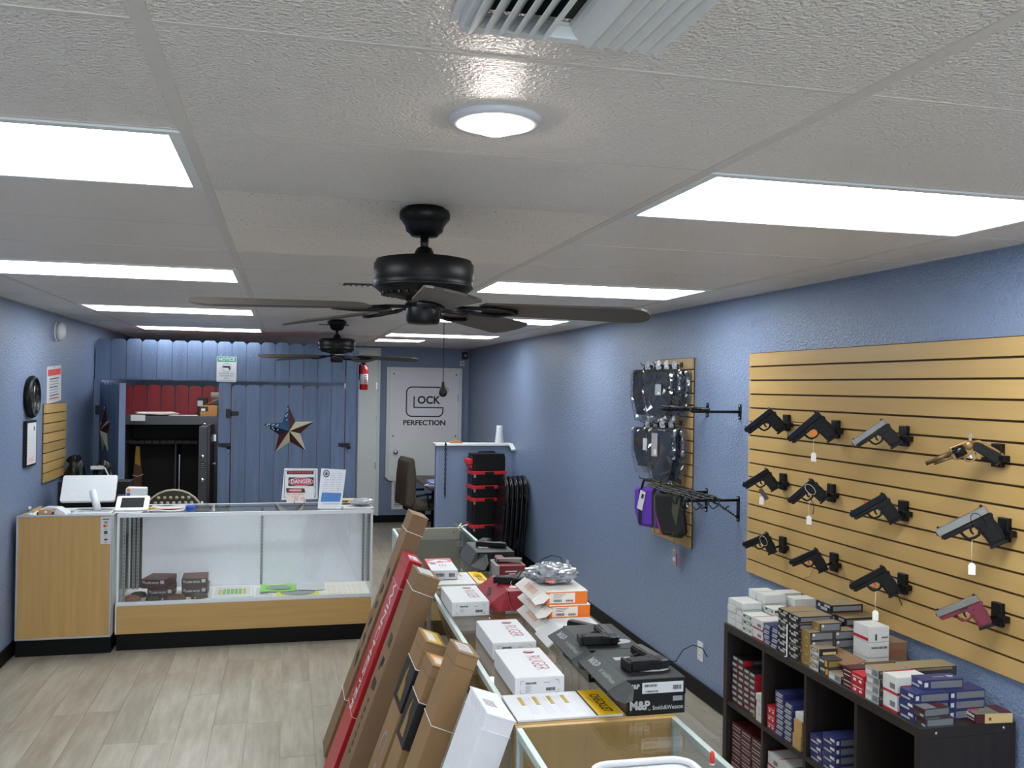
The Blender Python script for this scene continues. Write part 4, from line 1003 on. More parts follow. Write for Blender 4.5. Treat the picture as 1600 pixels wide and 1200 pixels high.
# M&P black cartons with guns on them
MPK = mat('black carton', '#0B0B0C', .45, spec=.3); MPT = mat('black carton top', '#121316', .5, spec=.25); MPG = mat('grey flap', '#383C3C', .5, spec=.3, var=.3, scale=60); MPS = mat('silver print', '#A9ABAE', .4)
def mp_box(y, u, label, front=True, rz=0.):
    w, d, h = .178, .305, .105
    t = thing('pistol_box', label, 'box', (cx_of(y, u), y, CT), (0, 0, RC + rz), 'black gun cartons on the cases')
    MB().box(-w / 2, w / 2, -d / 2, d / 2, 0, h * .55).build('tray', MPK, t, bevel=.002)
    lid = MB().box(-w / 2 - .001, w / 2 + .001, -d / 2 - .001, d / 2 + .001, h * .53, h).build('lid', MPT, t, bevel=.002)
    MB().box(-w / 2 - .0012, w / 2 + .0012, -d / 2 - .0014, -d / 2 - .001, h * .535, h - .002).build('lid_end', MPK, lid)
    y_ = -d / 2 - .0018
    text('M&P', .034, MPS, t, (-.052, y_, .028), FRONT, xs=.95, bold=.0016)
    text('Smith&Wesson', .017, MPS, t, (.035, y_, .02), FRONT, xs=.9, bold=.0003)
    text('by', .008, MPS, t, (-.022, y_, .016), FRONT)
    text('M&P', .018, MPS, lid, (-.07, y_ - .0003, h * .8), FRONT, xs=.95, bold=.0008)
    lb = MB().box(-.045, .082, y_ - .0006, y_ - .0002, h * .6, h * .9).build('label', PAPER, lid)
    barcode(lb, -.035, .005, y_ - .0008, h * .63, h * .68, 2); barcode(lb, -.038, .0, y_ - .0008, h * .78, h * .85, 7); barcode(lb, .05, .075, y_ - .0008, h * .68, h * .8, 5)
    MB().box(.05, .08, y_ - .0004, y_, .038, .052).build('flag_print', GREY, t)
    # raised side flap with rounded tongue
    fl = MB().prism([(-w / 2, h), (-w / 2, h - .003), (-w / 2 - .058, h - .034), (-w / 2 - .059, h - .03)], -d / 2 + .005, d / 2 - .01, 'y').build('lid_flap', MPG, lid)
    R = Matrix.Rotation(math.radians(-29), 4, 'Y') @ Matrix.Rotation(-PI / 2, 4, 'Z')
    text('M&P', .042, GREY, fl, (-w / 2 - .031, .075, h - .0155), R.to_euler(), xs=.95, bold=.001)
    text('by Smith&Wesson', .022, GREY, fl, (-w / 2 - .031, -.06, h - .0155), R.to_euler(), xs=.8)
    MB().add([(-w / 2, -d / 2 + .005, h - .001), (-w / 2 - .058, -d / 2 + .005, h - .032), (-w / 2 - .05, -d / 2 - .035, h - .042), (-w / 2 - .03, -d / 2 - .06, h - .046), (-w / 2 - .005, -d / 2 - .058, h - .04), (-w / 2 + .012, -d / 2 - .02, h - .018)], [(0, 1, 2, 3, 4, 5)]).build('tuck_tab', MPG, lid)
    text('M&P', .055, GREY, t, (-w / 2 - .0012, .09, .035), LEFT, xs=.9, bold=.001)
    MB().box(-w / 2 - .0008, -w / 2, -d / 2 + .01, .03, .004, .05).build('bronze_panel', mat('bronze print', '#4A3A22', .4), t)
    return t, h
t, h = mp_box(2.645, .425, 'black gun carton with silver lettering nearest the camera')
MB().prism(ov(.02, -.07, .05, .02), h, h + .0006, 'z').build('top_print', GREY, t)
MB().prism(rc(-.03, .05, .06, .03), h, h + .0006, 'z').build('top_print', GREY, t)
t, h = mp_box(2.955, .408, 'black gun carton with grey flap behind the nearest one')
MB().prism(ov(.03, -.07, .05, .03), h, h + .0006, 'z').build('top_print', GREY, t)
MB().prism(rc(.035, -.01, .04, .03), h, h + .0006, 'z').build('top_print', PAPER, t)
pistol('black pistol with thick grip lying on the nearest black carton', (cx_of(2.66, .46), 2.66, CT + .1195), FLAT(math.radians(96)), 1.0, 'grey', 'poly')
pistol('black pistol lying across the second black carton', (cx_of(2.93, .41), 2.93, CT + .1195), FLAT(math.radians(86)), .95, 'black', 'poly')
pistol('grey-slide pistol lying behind the second black carton', (cx_of(3.2, .43), 3.2, CT + .072), FLAT(math.radians(125)), .9, 'grey', 'poly')
t = thing('yellow_carton', 'small dark carton with yellow warning sticker under a pistol', 'box', (cx_of(3.16, .4), 3.16, CT))
MB().box(-.07, .08, -.045, .07, .0, .055).build('carton', MPK, t, bevel=.002); MB().box(-.07, -.035, -.0458, -.045, .02, .05).build('sticker', YEL, t); MB().box(-.07, -.035, -.045, -.01, .055, .0556).build('sticker', YEL, t)
t = thing('cable_tie', 'black cable tie curling up from the nearest carton', 'cable tie', (cx_of(2.62, .53), 2.60, CT + .106))
MB().tube([(-.02, .02, .002), (.0, .0, .012), (.024, .0, .045), (.056, .0, .058), (.085, -.005, .048), (.1, -.01, .022)], .0016, 6).build('strap', BLACKP, t)

# far black carton with gun, small red carton with red gun
t = thing('pistol_box', 'black carton with drooping flap at the far end of the boxes', 'box', (cx_of(4.76, .39), 4.76, CT), (0, 0, RC), 'black gun cartons on the cases')
MB().box(-.095, .095, -.16, .16, 0, .05).build('tray', MPK, t, bevel=.002); MB().box(-.097, .097, -.162, .162, .048, .098).build('lid', MPT, t, bevel=.002)
MB().prism([(-.097, .098), (-.101, .096), (-.135, .03), (-.131, .029)], -.155, .15, 'y').build('side_flap', mat('dark grey flap', '#2A2C2F', .35), t)
MB().add([(-.1, -.16, .096), (-.134, -.16, .03), (-.11, -.215, .015), (-.07, -.23, .02), (-.045, -.2, .05), (-.05, -.165, .09)], [(0, 1, 2, 3, 4, 5)]).build('tuck_tab', mat('dark grey flap', '#2A2C2F', .35), t)
MB().prism(rc(-.04, .0, .05, .08), .098, .0986, 'z').build('top_print', GREY, t)
pistol('black pistol lying on the farthest black carton', (cx_of(4.76, .40), 4.76, CT + .1125), FLAT(-.5), .92, 'black', 'poly')
t = thing('pistol_box', 'small dark red carton in front of the farthest black carton', 'box', (cx_of(4.52, .43), 4.52, CT), (0, 0, RC))
MB().box(-.075, .075, -.1, .1, 0, .062).build('carton', mat('deep red carton', '#6B141C', .4), t, bevel=.002)
MB().box(-.0755, -.06, -.1005, .1005, .0, .0625).build('clear_edge', GREY, t)
MB().box(-.03, .03, -.1008, -.1002, .03, .036).build('print', PAPER, t); MB().box(-.01, .022, -.1008, -.1002, .019, .023).build('print', PAPER, t)
MB().box(-.06, .07, .0, .1, .0622, .0628).build('top_label', PAPER, t)
pistol('maroon-grip pistol lying on the small red carton', (cx_of(4.50, .435), 4.5, CT + .077), FLAT(-.12), .72, 'silver', 'maroon')
# on the near case
t = thing('white_tray', 'white plastic tray edge on the nearest glass top', 'tray', (cx_of(2.02, .24), 1.985, CT + .0005), (0, 0, RC))
f = MB(); f.prism(rrect(.26, .34, .05, 5), 0, .004, 'z'); f.build('tray_floor', WHITEP, t); MB().tube([(p[0], p[1], .012) for p in rrect(.26, .34, .05, 5)], .009, 8, closed=True).build('tray_rim', WHITEP, t)
t = thing('red_marker', 'red marker cap standing in the near tray', 'marker', (cx_of(2.14, .43), 2.13, CT + .0005))
MB().lathe([(.006, 0), (.0065, .02), (.005, .03), (.004, .033)], 12).build('cap', RTRIG, t); MB().lathe([(.0067, .0), (.0067, .004)], 12).build('band', WHITEP, t)
t = thing('black_keys', 'small bunch of keys on the far end of the cases', 'keys', (1.14, 6.05, CT + .0005))
MB().tube([(.015 * math.cos(a), .015 * math.sin(a), .002) for a in [k * PI / 6 for k in range(12)]], .0015, 5, closed=True).build('key_ring', CHROME, t)
for k in range(3): MB().prism([(.012, -.008), (.028, -.008), (.032, -.003), (.065, -.003), (.065, .003), (.032, .003), (.028, .008), (.012, .008)], .001 + k * .004, .003 + k * .004, 'z', M=Matrix.Rotation(.2 + k * .9, 4, 'Z') @ Matrix.Rotation(-.25, 4, 'Y')).build('key', (CHROME, mat('brass', '#C9A86A', .3, .8), BLACKP)[k], t)

# ================================================================== RIGHT WALL
SLX = XR - .021        # front plane of the slats
def slatwall(y0, y1, z0, n, label, name='slatwall', x=None, facing=-1):
    """n slats 76 mm apart; wall on the +x side (facing -1) or on the -x side (facing +1)"""
    X = XR if facing < 0 else XL
    t = thing(name, label, 'slatwall', (X, y0, z0))
    p = .0762; H = n * p; W = y1 - y0; s = facing
    lo, hi = sorted((s * .001, s * .009))
    MB().box(lo, hi, 0, W, 0, H).build('backing', SLOT, t)
    lo, hi = sorted((s * .009, s * .021))
    me = MB().box(lo, hi, 0, W, .0045, p - .0045).mesh('slat', SLATM)
    for k in range(n):
        o = bpy.data.objects.new('slat', me); COL.objects.link(o); o.parent = t; o.location = (0, 0, k * p)
    return t
slatwall(2.22, 4.66, .903, 16, 'large maple slatwall panel carrying the pistols on the blue wall')
slatwall(5.40, 6.03, .9, 16, 'narrow maple slatwall panel hung with bagged gun cases')
slatwall(7.7, 8.40, 1.117, 8, 'short maple slatwall panel on the left wall below the red notice', facing=1)

GUNS = [  # centre, tilt, slide length, slide, frame, trigger, label, extras
 ((2.391, 4.307, 1.761), 40, .175, 'black', 'poly', None, 'slim black pistol at the far end of the top row', dict(price=None)),
 ((2.391, 3.877, 1.747), 42, .19, 'gloss', 'poly', ORTRIG, 'black pistol with orange trigger flag and hanging white tag', dict(price=.07)),
 ((2.391, 3.380, 1.745), 38, .16, 'silver', 'poly', None, 'black pistol with silver slide, third in the top row', {}),
 ((2.391, 4.328, 1.461), 35, .155, 'black', 'poly', None, 'black compact pistol at the far end of the middle row', dict(price=.05)),
 ((2.391, 3.896, 1.442), 44, .155, 'black', 'poly', None, 'black pistol with cable tie, second in the middle row', dict(price=.075, clip=1)),
 ((2.391, 3.379, 1.440), 34, .165, 'gloss', 'poly', None, 'black pistol with a red chamber flag on its slide', {}),
 ((2.391, 2.832, 1.452), 32, .19, 'silver', 'poly', None, 'large pistol with brushed silver slide and white tag', dict(price=.09, clip=0)),
 ((2.391, 4.318, 1.143), 27, .145, 'black', 'poly', None, 'small black pistol at the far end of the bottom row', dict(clip=1)),
 ((2.391, 3.863, 1.138), 29, .145, 'black', 'poly', RTRIG, 'small black pistol with pink-red trigger in the bottom row', {}),
 ((2.391, 3.376, 1.138), 34, .165, 'black', 'poly', RTRIG, 'black pistol with red trigger and white tag in the bottom row', dict(price=.085)),
 ((2.391, 2.848, 1.143), 29, .155, 'silver', 'maroon', None, 'maroon pistol with silver slide at the near end of the bottom row', {}),
]
for c, tilt, L, sl, fr, tr, lab, ex in GUNS:
    R = wall_R(tilt); sc = L / .18; c = (c[0] - .014, c[1], c[2])
    # slide axis sits 14 mm above the gun origin
    c0 = Vector(c) - R @ Vector((0, 0, .014 * sc))
    g = pistol(lab, c0, R, sc, sl, fr, tr, 'pistols displayed on the big slatwall', ex.get('price'), None, ex.get('clip'))
    if 'chamber flag' in lab: MB().box(.0, .008, -.004, .004, .028, .04).build('chamber_flag', RTRIG, g)
    if 'orange' in lab: MB().prism(rrect(.03, .026, .008), -.0045, -.0035 + .008, 'y', M=Matrix.Translation((-.012, 0, -.036))).build('trigger_flag', ORTRIG, g); MB().tube([(-.02, .014, .02), (.012, .01, .05), (.03, .006, .07)], .0018, 5).build('cable_tie', BLACKP, g)
    if 'cable tie' in lab: MB().tube([(-.02, .014, -.03), (.0, .02, -.09), (.035, .022, -.12)], .0018, 5).build('cable_tie', BLACKP, g)
    if 'far end of the middle' in lab: MB().box(.0, .025, .012, .014, -.13, -.055).build('printed_tag', mat('dark printed tag', '#4A4B50', .5), g)
    if 'white tag in the bottom' in lab: MB().tube([(-.07, .0, -.1), (-.06, .002, -.16)], .0018, 5).build('cable_tie', BLACKP, g)
    if 'pink-red' in lab: MB().tube([(-.03, .012, -.06), (.02, .014, -.1), (.07, .014, -.1)], .0014, 5).build('cable_tie', LEA['tan'], g)
    holder(c0, R, sc, 'bracket for the ' + lab.split(',')[0].replace(' at the far end of the', ' far in the').replace(' at the near end of the',' near in the'))

# single-action revolver, bronze frame
c = Vector((2.391, 2.864, 1.709)); R = wall_R(27); sc = .205 / .2
t = thing('revolver', 'bronze revolver with black grip at the near end of the top row', 'revolver', c, R.to_euler(), 'pistols displayed on the big slatwall')
BZ, BKM = GUNM['bronze'], GUNM['gloss']
MB().cyl((.02, 0, .0), (.125, 0, .0), .0085, None, 18).build('barrel', mat('dark bronze', '#5E4A30', .4, .5), t)
MB().cyl((.015, 0, -.017), (.10, 0, -.013), .0045, None, 12).build('ejector_rod', mat('dark bronze', '#5E4A30', .4, .5), t)
MB().prism([(.115, .007), (.122, .007), (.12, .017), (.112, .012)], -.0015, .0015, 'y').build('front_sight', BZ, t)
MB().prism([(.03, .014), (.03, .02), (-.03, .02), (-.045, .012), (-.046, -.022), (-.02, -.034), (.03, -.03), (.034, -.02), (.034, .0)], -.007, .007, 'y').build('frame', BZ, t, bevel=.003)
cy_ = MB().cyl((-.018, 0, -.006), (.022, 0, -.006), .0205, None, 24)
cy = cy_.build('cylinder', BKM, t)
for k in range(6):
    a = k * PI / 3; MB().cyl((-.005, .019 * math.cos(a), -.006 + .019 * math.sin(a)), (.0225, .019 * math.cos(a), -.006 + .019 * math.sin(a)), .0045, None, 8).build('flute', GUNM['black'], cy)
MB().ball((-.034, 0, .0), .019, sc=(1, .75, 1)).build('recoil_shield', BZ, t)
MB().prism([(-.05, -.004), (-.04, -.02), (-.058, -.05), (-.078, -.085), (-.082, -.096), (-.118, -.084), (-.112, -.068), (-.092, -.04), (-.078, -.012), (-.062, .002)], -.0145, .0145, 'y').build('grip', GUNM['poly'], t, bevel=.004)
MB().tube([(-.05, 0, .006), (-.07, 0, .0), (-.095, 0, -.036), (-.115, 0, -.066), (-.122, 0, -.086), (-.082, 0, -.099)], .006, 8).build('backstrap', BZ, t)
MB().tube([(-.042, 0, -.032), (-.036, 0, -.05), (-.018, 0, -.056), (-.002, 0, -.046), (.002, 0, -.03)], .0035, 6).build('trigger_guard', BZ, t)
MB().prism([(-.026, -.03), (-.016, -.03), (-.02, -.047), (-.026, -.044)], -.0025, .0025, 'y').build('trigger', CHROME, t)
MB().prism([(-.04, .012), (-.05, .012), (-.062, .03), (-.066, .042), (-.056, .036), (-.046, .026)], -.003, .003, 'y').build('hammer', mat('case steel', '#8E8780', .35, .7), t)
holder(c, R, 1.1, 'black bracket holding the bronze revolver')

# bagged gun cases on the narrow slatwall
BAGF = mat('bagged black nylon', '#24262B', .18, var=.7, scale=22, spec=.8, bump=1.0, bscale=34)
FILM = glassmat('thin bag film', (.84, .85, .86), 2.2, .08)
def wedge(name, par, L, D, th, m, tail=.45, skew=0., crinkle=0.):
    """soft gun rug hanging from its handle: lens-shaped outline, padded thickness"""
    out = [(-L / 2, .0), (-L / 2 + .02, .012), (L / 2 - .02, .012), (L / 2, 0), (L / 2, -D * .55), (L / 2 - .04, -D), (-L / 2 + .05, -D), (-L / 2, -D * tail)]
    out = [(a + skew * b_, b_) for a, b_ in out]
    b = MB(); n = len(out); vs = []; fs = []
    for sc, xx in ((.86, -th / 2), (1., -th / 4), (1., th / 4), (.86, th / 2)):
        cx_ = sum(p[0] for p in out) / n; cz_ = sum(p[1] for p in out) / n
        for p in out: vs.append((xx, cx_ + (p[0] - cx_) * sc, cz_ + (p[1] - cz_) * sc))
    for r_ in range(3):
        for i in range(n): fs.append((r_ * n + i, r_ * n + (i + 1) % n, (r_ + 1) * n + (i + 1) % n, (r_ + 1) * n + i))
    fs.append(list(range(n))); fs.append([3 * n + i for i in range(n)])
    if not crinkle: return b.add(vs, fs, 0, smooth=False).build(name, m, par, bevel=.008, seg=2)
    o = b.add(vs, fs, 0, smooth=False).build(name, m, par)
    bm = bmesh.new(); bm.from_mesh(o.data); bmesh.ops.triangulate(bm, faces=bm.faces)
    for _ in range(3): bmesh.ops.subdivide_edges(bm, edges=[e for e in bm.edges if e.calc_length() > .02], cuts=1)
    bmesh.ops.triangulate(bm, faces=bm.faces)
    rr = random.Random(int(L * 1e4) + int(D * 1e4))
    for v in bm.verts: v.co += Vector((rr.uniform(-1, 1), rr.uniform(-.6, .6), rr.uniform(-.6, .6))) * crinkle
    bm.to_mesh(o.data); bm.free(); return o
def peg(y, z, L, label):
    t = thing('slat_hook', label, 'hook', (XR - .021, y, z), group='wire hooks on the narrow slatwall')
    MB().box(-.006, 0, -.02, .02, -.012, .022).build('plate', BLACKM, t, bevel=.002)
    MB().tube([(-.004, 0, 0), (-L + .04, 0, 0), (-L + .01, 0, .006), (-L, 0, .02)], .003, 8).build('wire', BLACKM, t)
def rug(y, z, L, D, n, x0, dx, label, plate=None, tilt=0.):
    for k in range(n):
        lb = label if k == 0 else label.replace('front', 'next behind front') if k == 1 else label.replace('front', 'rear')
        t = thing('gun_case', lb, 'gun case', (x0 + k * dx, y - .018 * k, z), (0, 0, .45 + tilt), 'bagged soft gun cases on the narrow slatwall')
        wedge('case_body', t, L, D, .03, BAGF)
        MB().tube([(0, -.035, 0), (0, -.025, .04), (0, .025, .04), (0, .035, 0)], .006, 6).build('carry_handle', BLACKP, t)
        f = wedge('bag_film', t, L + .03 + .004 * k, D + .04, .044, FILM, crinkle=.0045)
        crumple('bag_gather', mat('bag gather film', '#9BA0A8', .15, var=.5, scale=50), t, .02, (.6, 1., 1.6), 40 + k, 3, .5, loc=(0, 0, .0))
        if k == 0 and plate:
            (py, pz, pw, ph, m_) = plate
            MB().box(-.0245, -.0235, py - pw / 2, py + pw / 2, pz - ph / 2, pz + ph / 2).build('hang_label', m_, t)
            MB().box(-.025, -.0245, py - pw * .3, py + pw * .1, pz - ph * .42, pz - ph * .2).build('barcode_patch', PAPER, t)
GL = mat('grey hang label', '#8F8A8E', .5)
peg(5.78, 2.07, .20, 'black wire hook at the upper far corner of the narrow slatwall'); peg(5.56, 2.07, .20, 'black wire hook at the upper near corner of the narrow slatwall')
peg(5.78, 1.69, .20, 'black wire hook at the middle far side of the narrow slatwall'); peg(5.56, 1.69, .20, 'black wire hook at the middle near side of the narrow slatwall')
peg(5.78, 1.31, .20, 'black wire hook at the lower far side of the narrow slatwall'); peg(5.56, 1.31, .20, 'black wire hook at the lower near side of the narrow slatwall')
rug(5.76, 2.03, .25, .29, 2, 2.355, .05, 'front bagged black gun case on the upper far hook', tilt=.05)
rug(5.53, 2.03, .23, .29, 3, 2.335, .048, 'front bagged black gun case on the upper near hook', (-.02, -.12, .05, .07, GREY))
rug(5.76, 1.645, .24, .25, 2, 2.36, .05, 'front bagged black gun case on the middle far hook', (-.0, -.1, .035, .08, PAPER))
rug(5.51, 1.655, .22, .33, 2, 2.36, .052, 'front bagged black gun case with grey label on the middle near hook', (.045, -.1, .05, .15, GL))
# coloured cases on the lower hooks
PUR = mat('purple nylon', '#5A2AA8', .6, bump=.4, bscale=500); PNK = mat('pink nylon', '#C22E7C', .6); BKN = mat('black nylon', '#0E0E10', .65, bump=.4, bscale=500); OLV = mat('olive nylon', '#4A4A38', .65)
t = thing('gun_case', 'purple and black soft gun case on the lower far hook', 'gun case', (2.385, 5.76, 1.24), (0, 0, .4))
wedge('case_body', t, .27, .25, .05, PUR, .5)
MB().box(-.028, -.024, -.075, -.045, -.235, .0).box(-.028, -.024, .05, .08, -.235, .0).build('webbing', BKN, t)
MB().tube([(-.02, -.06, -.01), (-.01, -.05, .06), (-.01, .05, .06), (-.02, .065, -.01)], .009, 6).build('carry_handle', BKN, t)
wedge('black_gusset', t, .272, .252, .03, BKN, .5)
MB().box(-.032, -.0305, .005, .055, -.15, -.02).build('hang_label', PAPER, t, rot=(.25, 0, 0))
MB().box(-.0335, -.032, .015, .035, -.07, -.04).build('label_print', INK, t, rot=(.25, 0, 0))
t = thing('gun_case', 'pink and black soft gun case beside the purple one', 'gun case', (2.42, 5.62, 1.22), (0, 0, .3))
wedge('case_body', t, .12, .25, .04, PNK, .6); wedge('black_gusset', t, .122, .252, .025, BKN, .6)
MB().tube([(0, -.03, 0), (0, -.02, .09), (0, .02, .09), (0, .03, 0)], .006, 6).build('carry_handle', BKN, t)
t = thing('gun_case', 'black and olive soft gun case at the right of the lower hooks', 'gun case', (2.395, 5.47, 1.235), (0, 0, .4))
wedge('case_body', t, .24, .26, .05, BKN, .85, .15)
MB().prism([(-.12, -.02), (-.06, .0), (-.05, -.1), (-.09, -.18)], -.0275, -.0255, 'x').build('olive_panel', OLV, t)
MB().tube([(-.02, .11, -.01), (-.022, .10, -.25), (-.022, -.05, -.255), (-.02, -.12, -.12)], .004, 6).build('piping', OLV, t)
MB().tube([(0, -.03, 0), (0, -.02, .07), (0, .02, .07), (0, .03, 0)], .006, 6).build('carry_handle', BKN, t)
t = thing('hang_tag', 'grey product tag hanging below the narrow slatwall', 'tag', (2.47, 5.545, .885))
MB().prism([(-.034, -.115), (.034, -.115), (.034, .0), (.02, .025), (-.02, .025), (-.034, .0)], -.002, .002, 'x').build('card', GREY, t)
MB().box(-.003, -.002, -.02, .018, -.085, -.06).build('barcode_patch', PAPER, t)
MB().box(-.003, -.002, -.016, .016, -.02, -.012).build('print', PAPER, t)
MB().tube([(0, 0, .015), (.0, .0, .1)], .001, 5).build('string', BLACKP, t)
MB().box(-.002, .006, -.037, -.034, -.11, -.03).build('red_edge', RED, t)

# wall-mounted hanging arms
def arm_rack(y, z, L, label, brace, ydir=0.):
    t = thing('hanger_bracket', label, 'wall bracket', (XR, y, z), group='black wall-mounted hanger arms')
    h = .088 if not brace else .145
    MB().prism(rrect(.03, h, .006), -.005, 0, 'x', M=None if not brace else Matrix.Translation((0, 0, -.05))).build('wall_plate', BLACKM, t)
    for s in (-1, 1): MB().cyl((-.008, 0, s * (h / 2 - .012) - (.05 if brace else 0)), (-.004, 0, s * (h / 2 - .012) - (.05 if brace else 0)), .005, None, 10).build('screw', CHROME, t)
    MB().tube([(-.004, 0, 0), (-L, 0, 0), (-L - .012, 0, .012)], .008, 10).build('arm', BLACKM, t)
    if brace:
        MB().tube([(-.005, 0, -.1), (-.12, 0, -.025), (-.16, 0, -.01)], .006, 6).build('brace', BLACKM, t)
        for k in range(6): MB().box(-.03 - k * .016, -.023 - k * .016, -.0065, -.006, -.088 + k * .0105, -.08 + k * .0105).build('stamped_mark', GREY, t)
    return t
arm_rack(4.795, 1.79, .30, 'black hanger arm high on the wall nearest the big slatwall', False)
arm_rack(5.213, 1.79, .30, 'black hanger arm high on the wall beside the narrow slatwall', False)
arm_rack(4.80, 1.285, .32, 'braced black hanger arm low on the wall nearest the big slatwall', True)
arm_rack(5.21, 1.285, .30, 'braced black hanger arm low on the wall beside the narrow slatwall', True)
def bow(y0, y1, x, z, label, parts=True):
    t = thing('cleaning_rod', label, 'rod', (x, y0, z), group='black rods and slings laid across the hanger arms')
    L = y1 - y0
    MB().tube([(0, 0, 0), (.005, L * .25, .006), (-.004, L * .6, .002), (0, L, .008)], .005, 8).build('rod', BLACKM, t)
    for k in range(5): MB().tube([(0, L * (.1 + .17 * k), .002), (0, L * (.16 + .17 * k), .004)], .0085, 8).build('grip_sleeve', BLACKP, t)
    if parts:
        MB().tube([(0, L * .05, 0), (-.01, L * .02, -.03), (.0, -.02, -.05), (.02, -.04, -.03)], .004, 6).build('buckle_wire', BLACKM, t)
    return t
for k, (x, z, a, b_) in enumerate(((2.29, 1.803, 4.74, 5.36), (2.33, 1.803, 4.78, 5.33))): bow(a, b_, x, z, ('front' if k == 0 else 'rear') + ' black rod resting on the upper hanger arms', False)
for k in range(7):
    bow(4.73 + .02 * (k % 3), 5.42 + .05 * (k % 4), 2.225 + k * .028, 1.297 + .004 * (k % 2), ['frontmost', 'second', 'third', 'fourth', 'fifth', 'sixth', 'rearmost'][k] + ' black rod lying across the lower hanger arms', k % 2 == 0)
t = thing('sling_clips', 'dark tangle of sling clips hanging from the lower arms', 'clips', (2.26, 4.95, 1.29))
for k in range(5):
    MB().tube([(.015 * k, -.06 + .05 * k + .02 * math.cos(a), -.03 + .025 * math.sin(a) - .012 * (k % 3)) for a in [q * PI / 5 for q in range(10)]], .004, 6, closed=True).build('clip_ring', BLACKM if k else CHROME, t)
MB().tube([(0, .1, 0), (0, .1, -.05), (0, .13, -.06), (0, .15, -.04)], .005, 6).build('hook_wire', BLACKM, t)
MB().tube([(0, -.02, 0), (0, -.01, -.07), (0, .02, -.08), (0, .05, -.07), (0, .04, .0)], .006, 6).build('strap_loop', BLACKP, t)

# outlets
def outlet(y, z, label):
    t = thing('wall_outlet', label, 'outlet', (XR, y, z), group='white wall outlets on the right wall')
    MB().prism(rrect(.075, .117, .005), -.006, 0, 'x').build('cover_plate', WHITEP, t, bevel=.0015)
    for s in (-1, 1):
        r_ = MB().prism(rrect(.034, .03, .012), -.0075, -.006, 'x', M=Matrix.Translation((0, 0, s * .022))).build('receptacle', mat('ivory', '#D6D2C0', .4), t)
        MB().box(-.0082, -.0075, -.008, -.006, s * .022 - .004, s * .022 + .006).box(-.0082, -.0075, .006, .008, s * .022 - .004, s * .022 + .006).build('slots', INK, r_)
outlet(5.26, .29, 'white wall outlet low on the blue wall by the dark shelf')
outlet(8.03, .283, 'white wall outlet farther back on the blue wall')

# ================================================================== CUBE SHELF WITH AMMUNITION
ESP = woodmat('espresso laminate', '#1E1817', '#2C2422', 1, 2., .45, 16.)
ESPV = woodmat('espresso laminate upright', '#1E1817', '#2C2422', 2, 2., .45, 16.)
SFX, SBX, SHY0, SHY1, SHT = 2.13, 2.515, 2.715, 4.17, .762
t = thing('cube_shelf', 'dark espresso eight-cube shelf against the right wall under the slatwall', 'shelf', (SFX, SHY0, 0))
W, D = SHY1 - SHY0, SBX - SFX; tk = .036; iw = (W - 2 * tk - 3 * .018) / 4
MB().box(0, D, 0, W, SHT - tk, SHT).build('top_board', ESP, t, bevel=.0015)
MB().box(0, D, 0, W, 0.0, tk).build('bottom_board', ESP, t, bevel=.0015)
MB().box(0, D, 0, tk, tk, SHT - tk).build('side_board', ESPV, t, bevel=.0015)
MB().box(0, D, W - tk, W, tk, SHT - tk).build('side_board', ESPV, t, bevel=.0015)
MIDZ = .378
MB().box(.004, D, tk, W - tk, MIDZ - .009, MIDZ + .009).build('middle_shelf', ESP, t)
for k in range(3):
    y = tk + (k + 1) * iw + k * .018
    MB().box(.004, D, y, y + .018, tk, MIDZ - .009).build('divider', ESPV, t)
    MB().box(.004, D, y, y + .018, MIDZ + .009, SHT - tk).build('divider', ESPV, t)
MB().box(D - .004, D, tk, W - tk, tk, SHT - tk).build('back_board', mat('shelf back', '#15100F', .6), t)
for x in (.06, D - .05): MB().cyl((x, -.0012, SHT - .018), (x, .0, SHT - .018), .006, None, 12).build('bolt', CHROME, t)

AM = {k: mat('ammo ' + k, c, r_) for k, c, r_ in (('white', '#C8C9C7', .5), ('green', '#2E5B34', .5), ('red', '#B3202C', .45), ('blue', '#2B3160', .45), ('black', '#17161A', .4), ('gold', '#8F7338', .4), ('silver', '#A6A8AB', .35),
      ('tan', '#B08E57', .5), ('maroon', '#4B171C', .45), ('camo', '#8A7A5E', .5), ('grey', '#6E7176', .45), ('orange', '#D08A1E', .5), ('dark', '#29292E', .4), ('brown', '#6B4A30', .55), ('olive', '#6C6A45', .5), ('cream', '#CFB27A', .5), ('charcoal', '#3A3B3D', .45))}
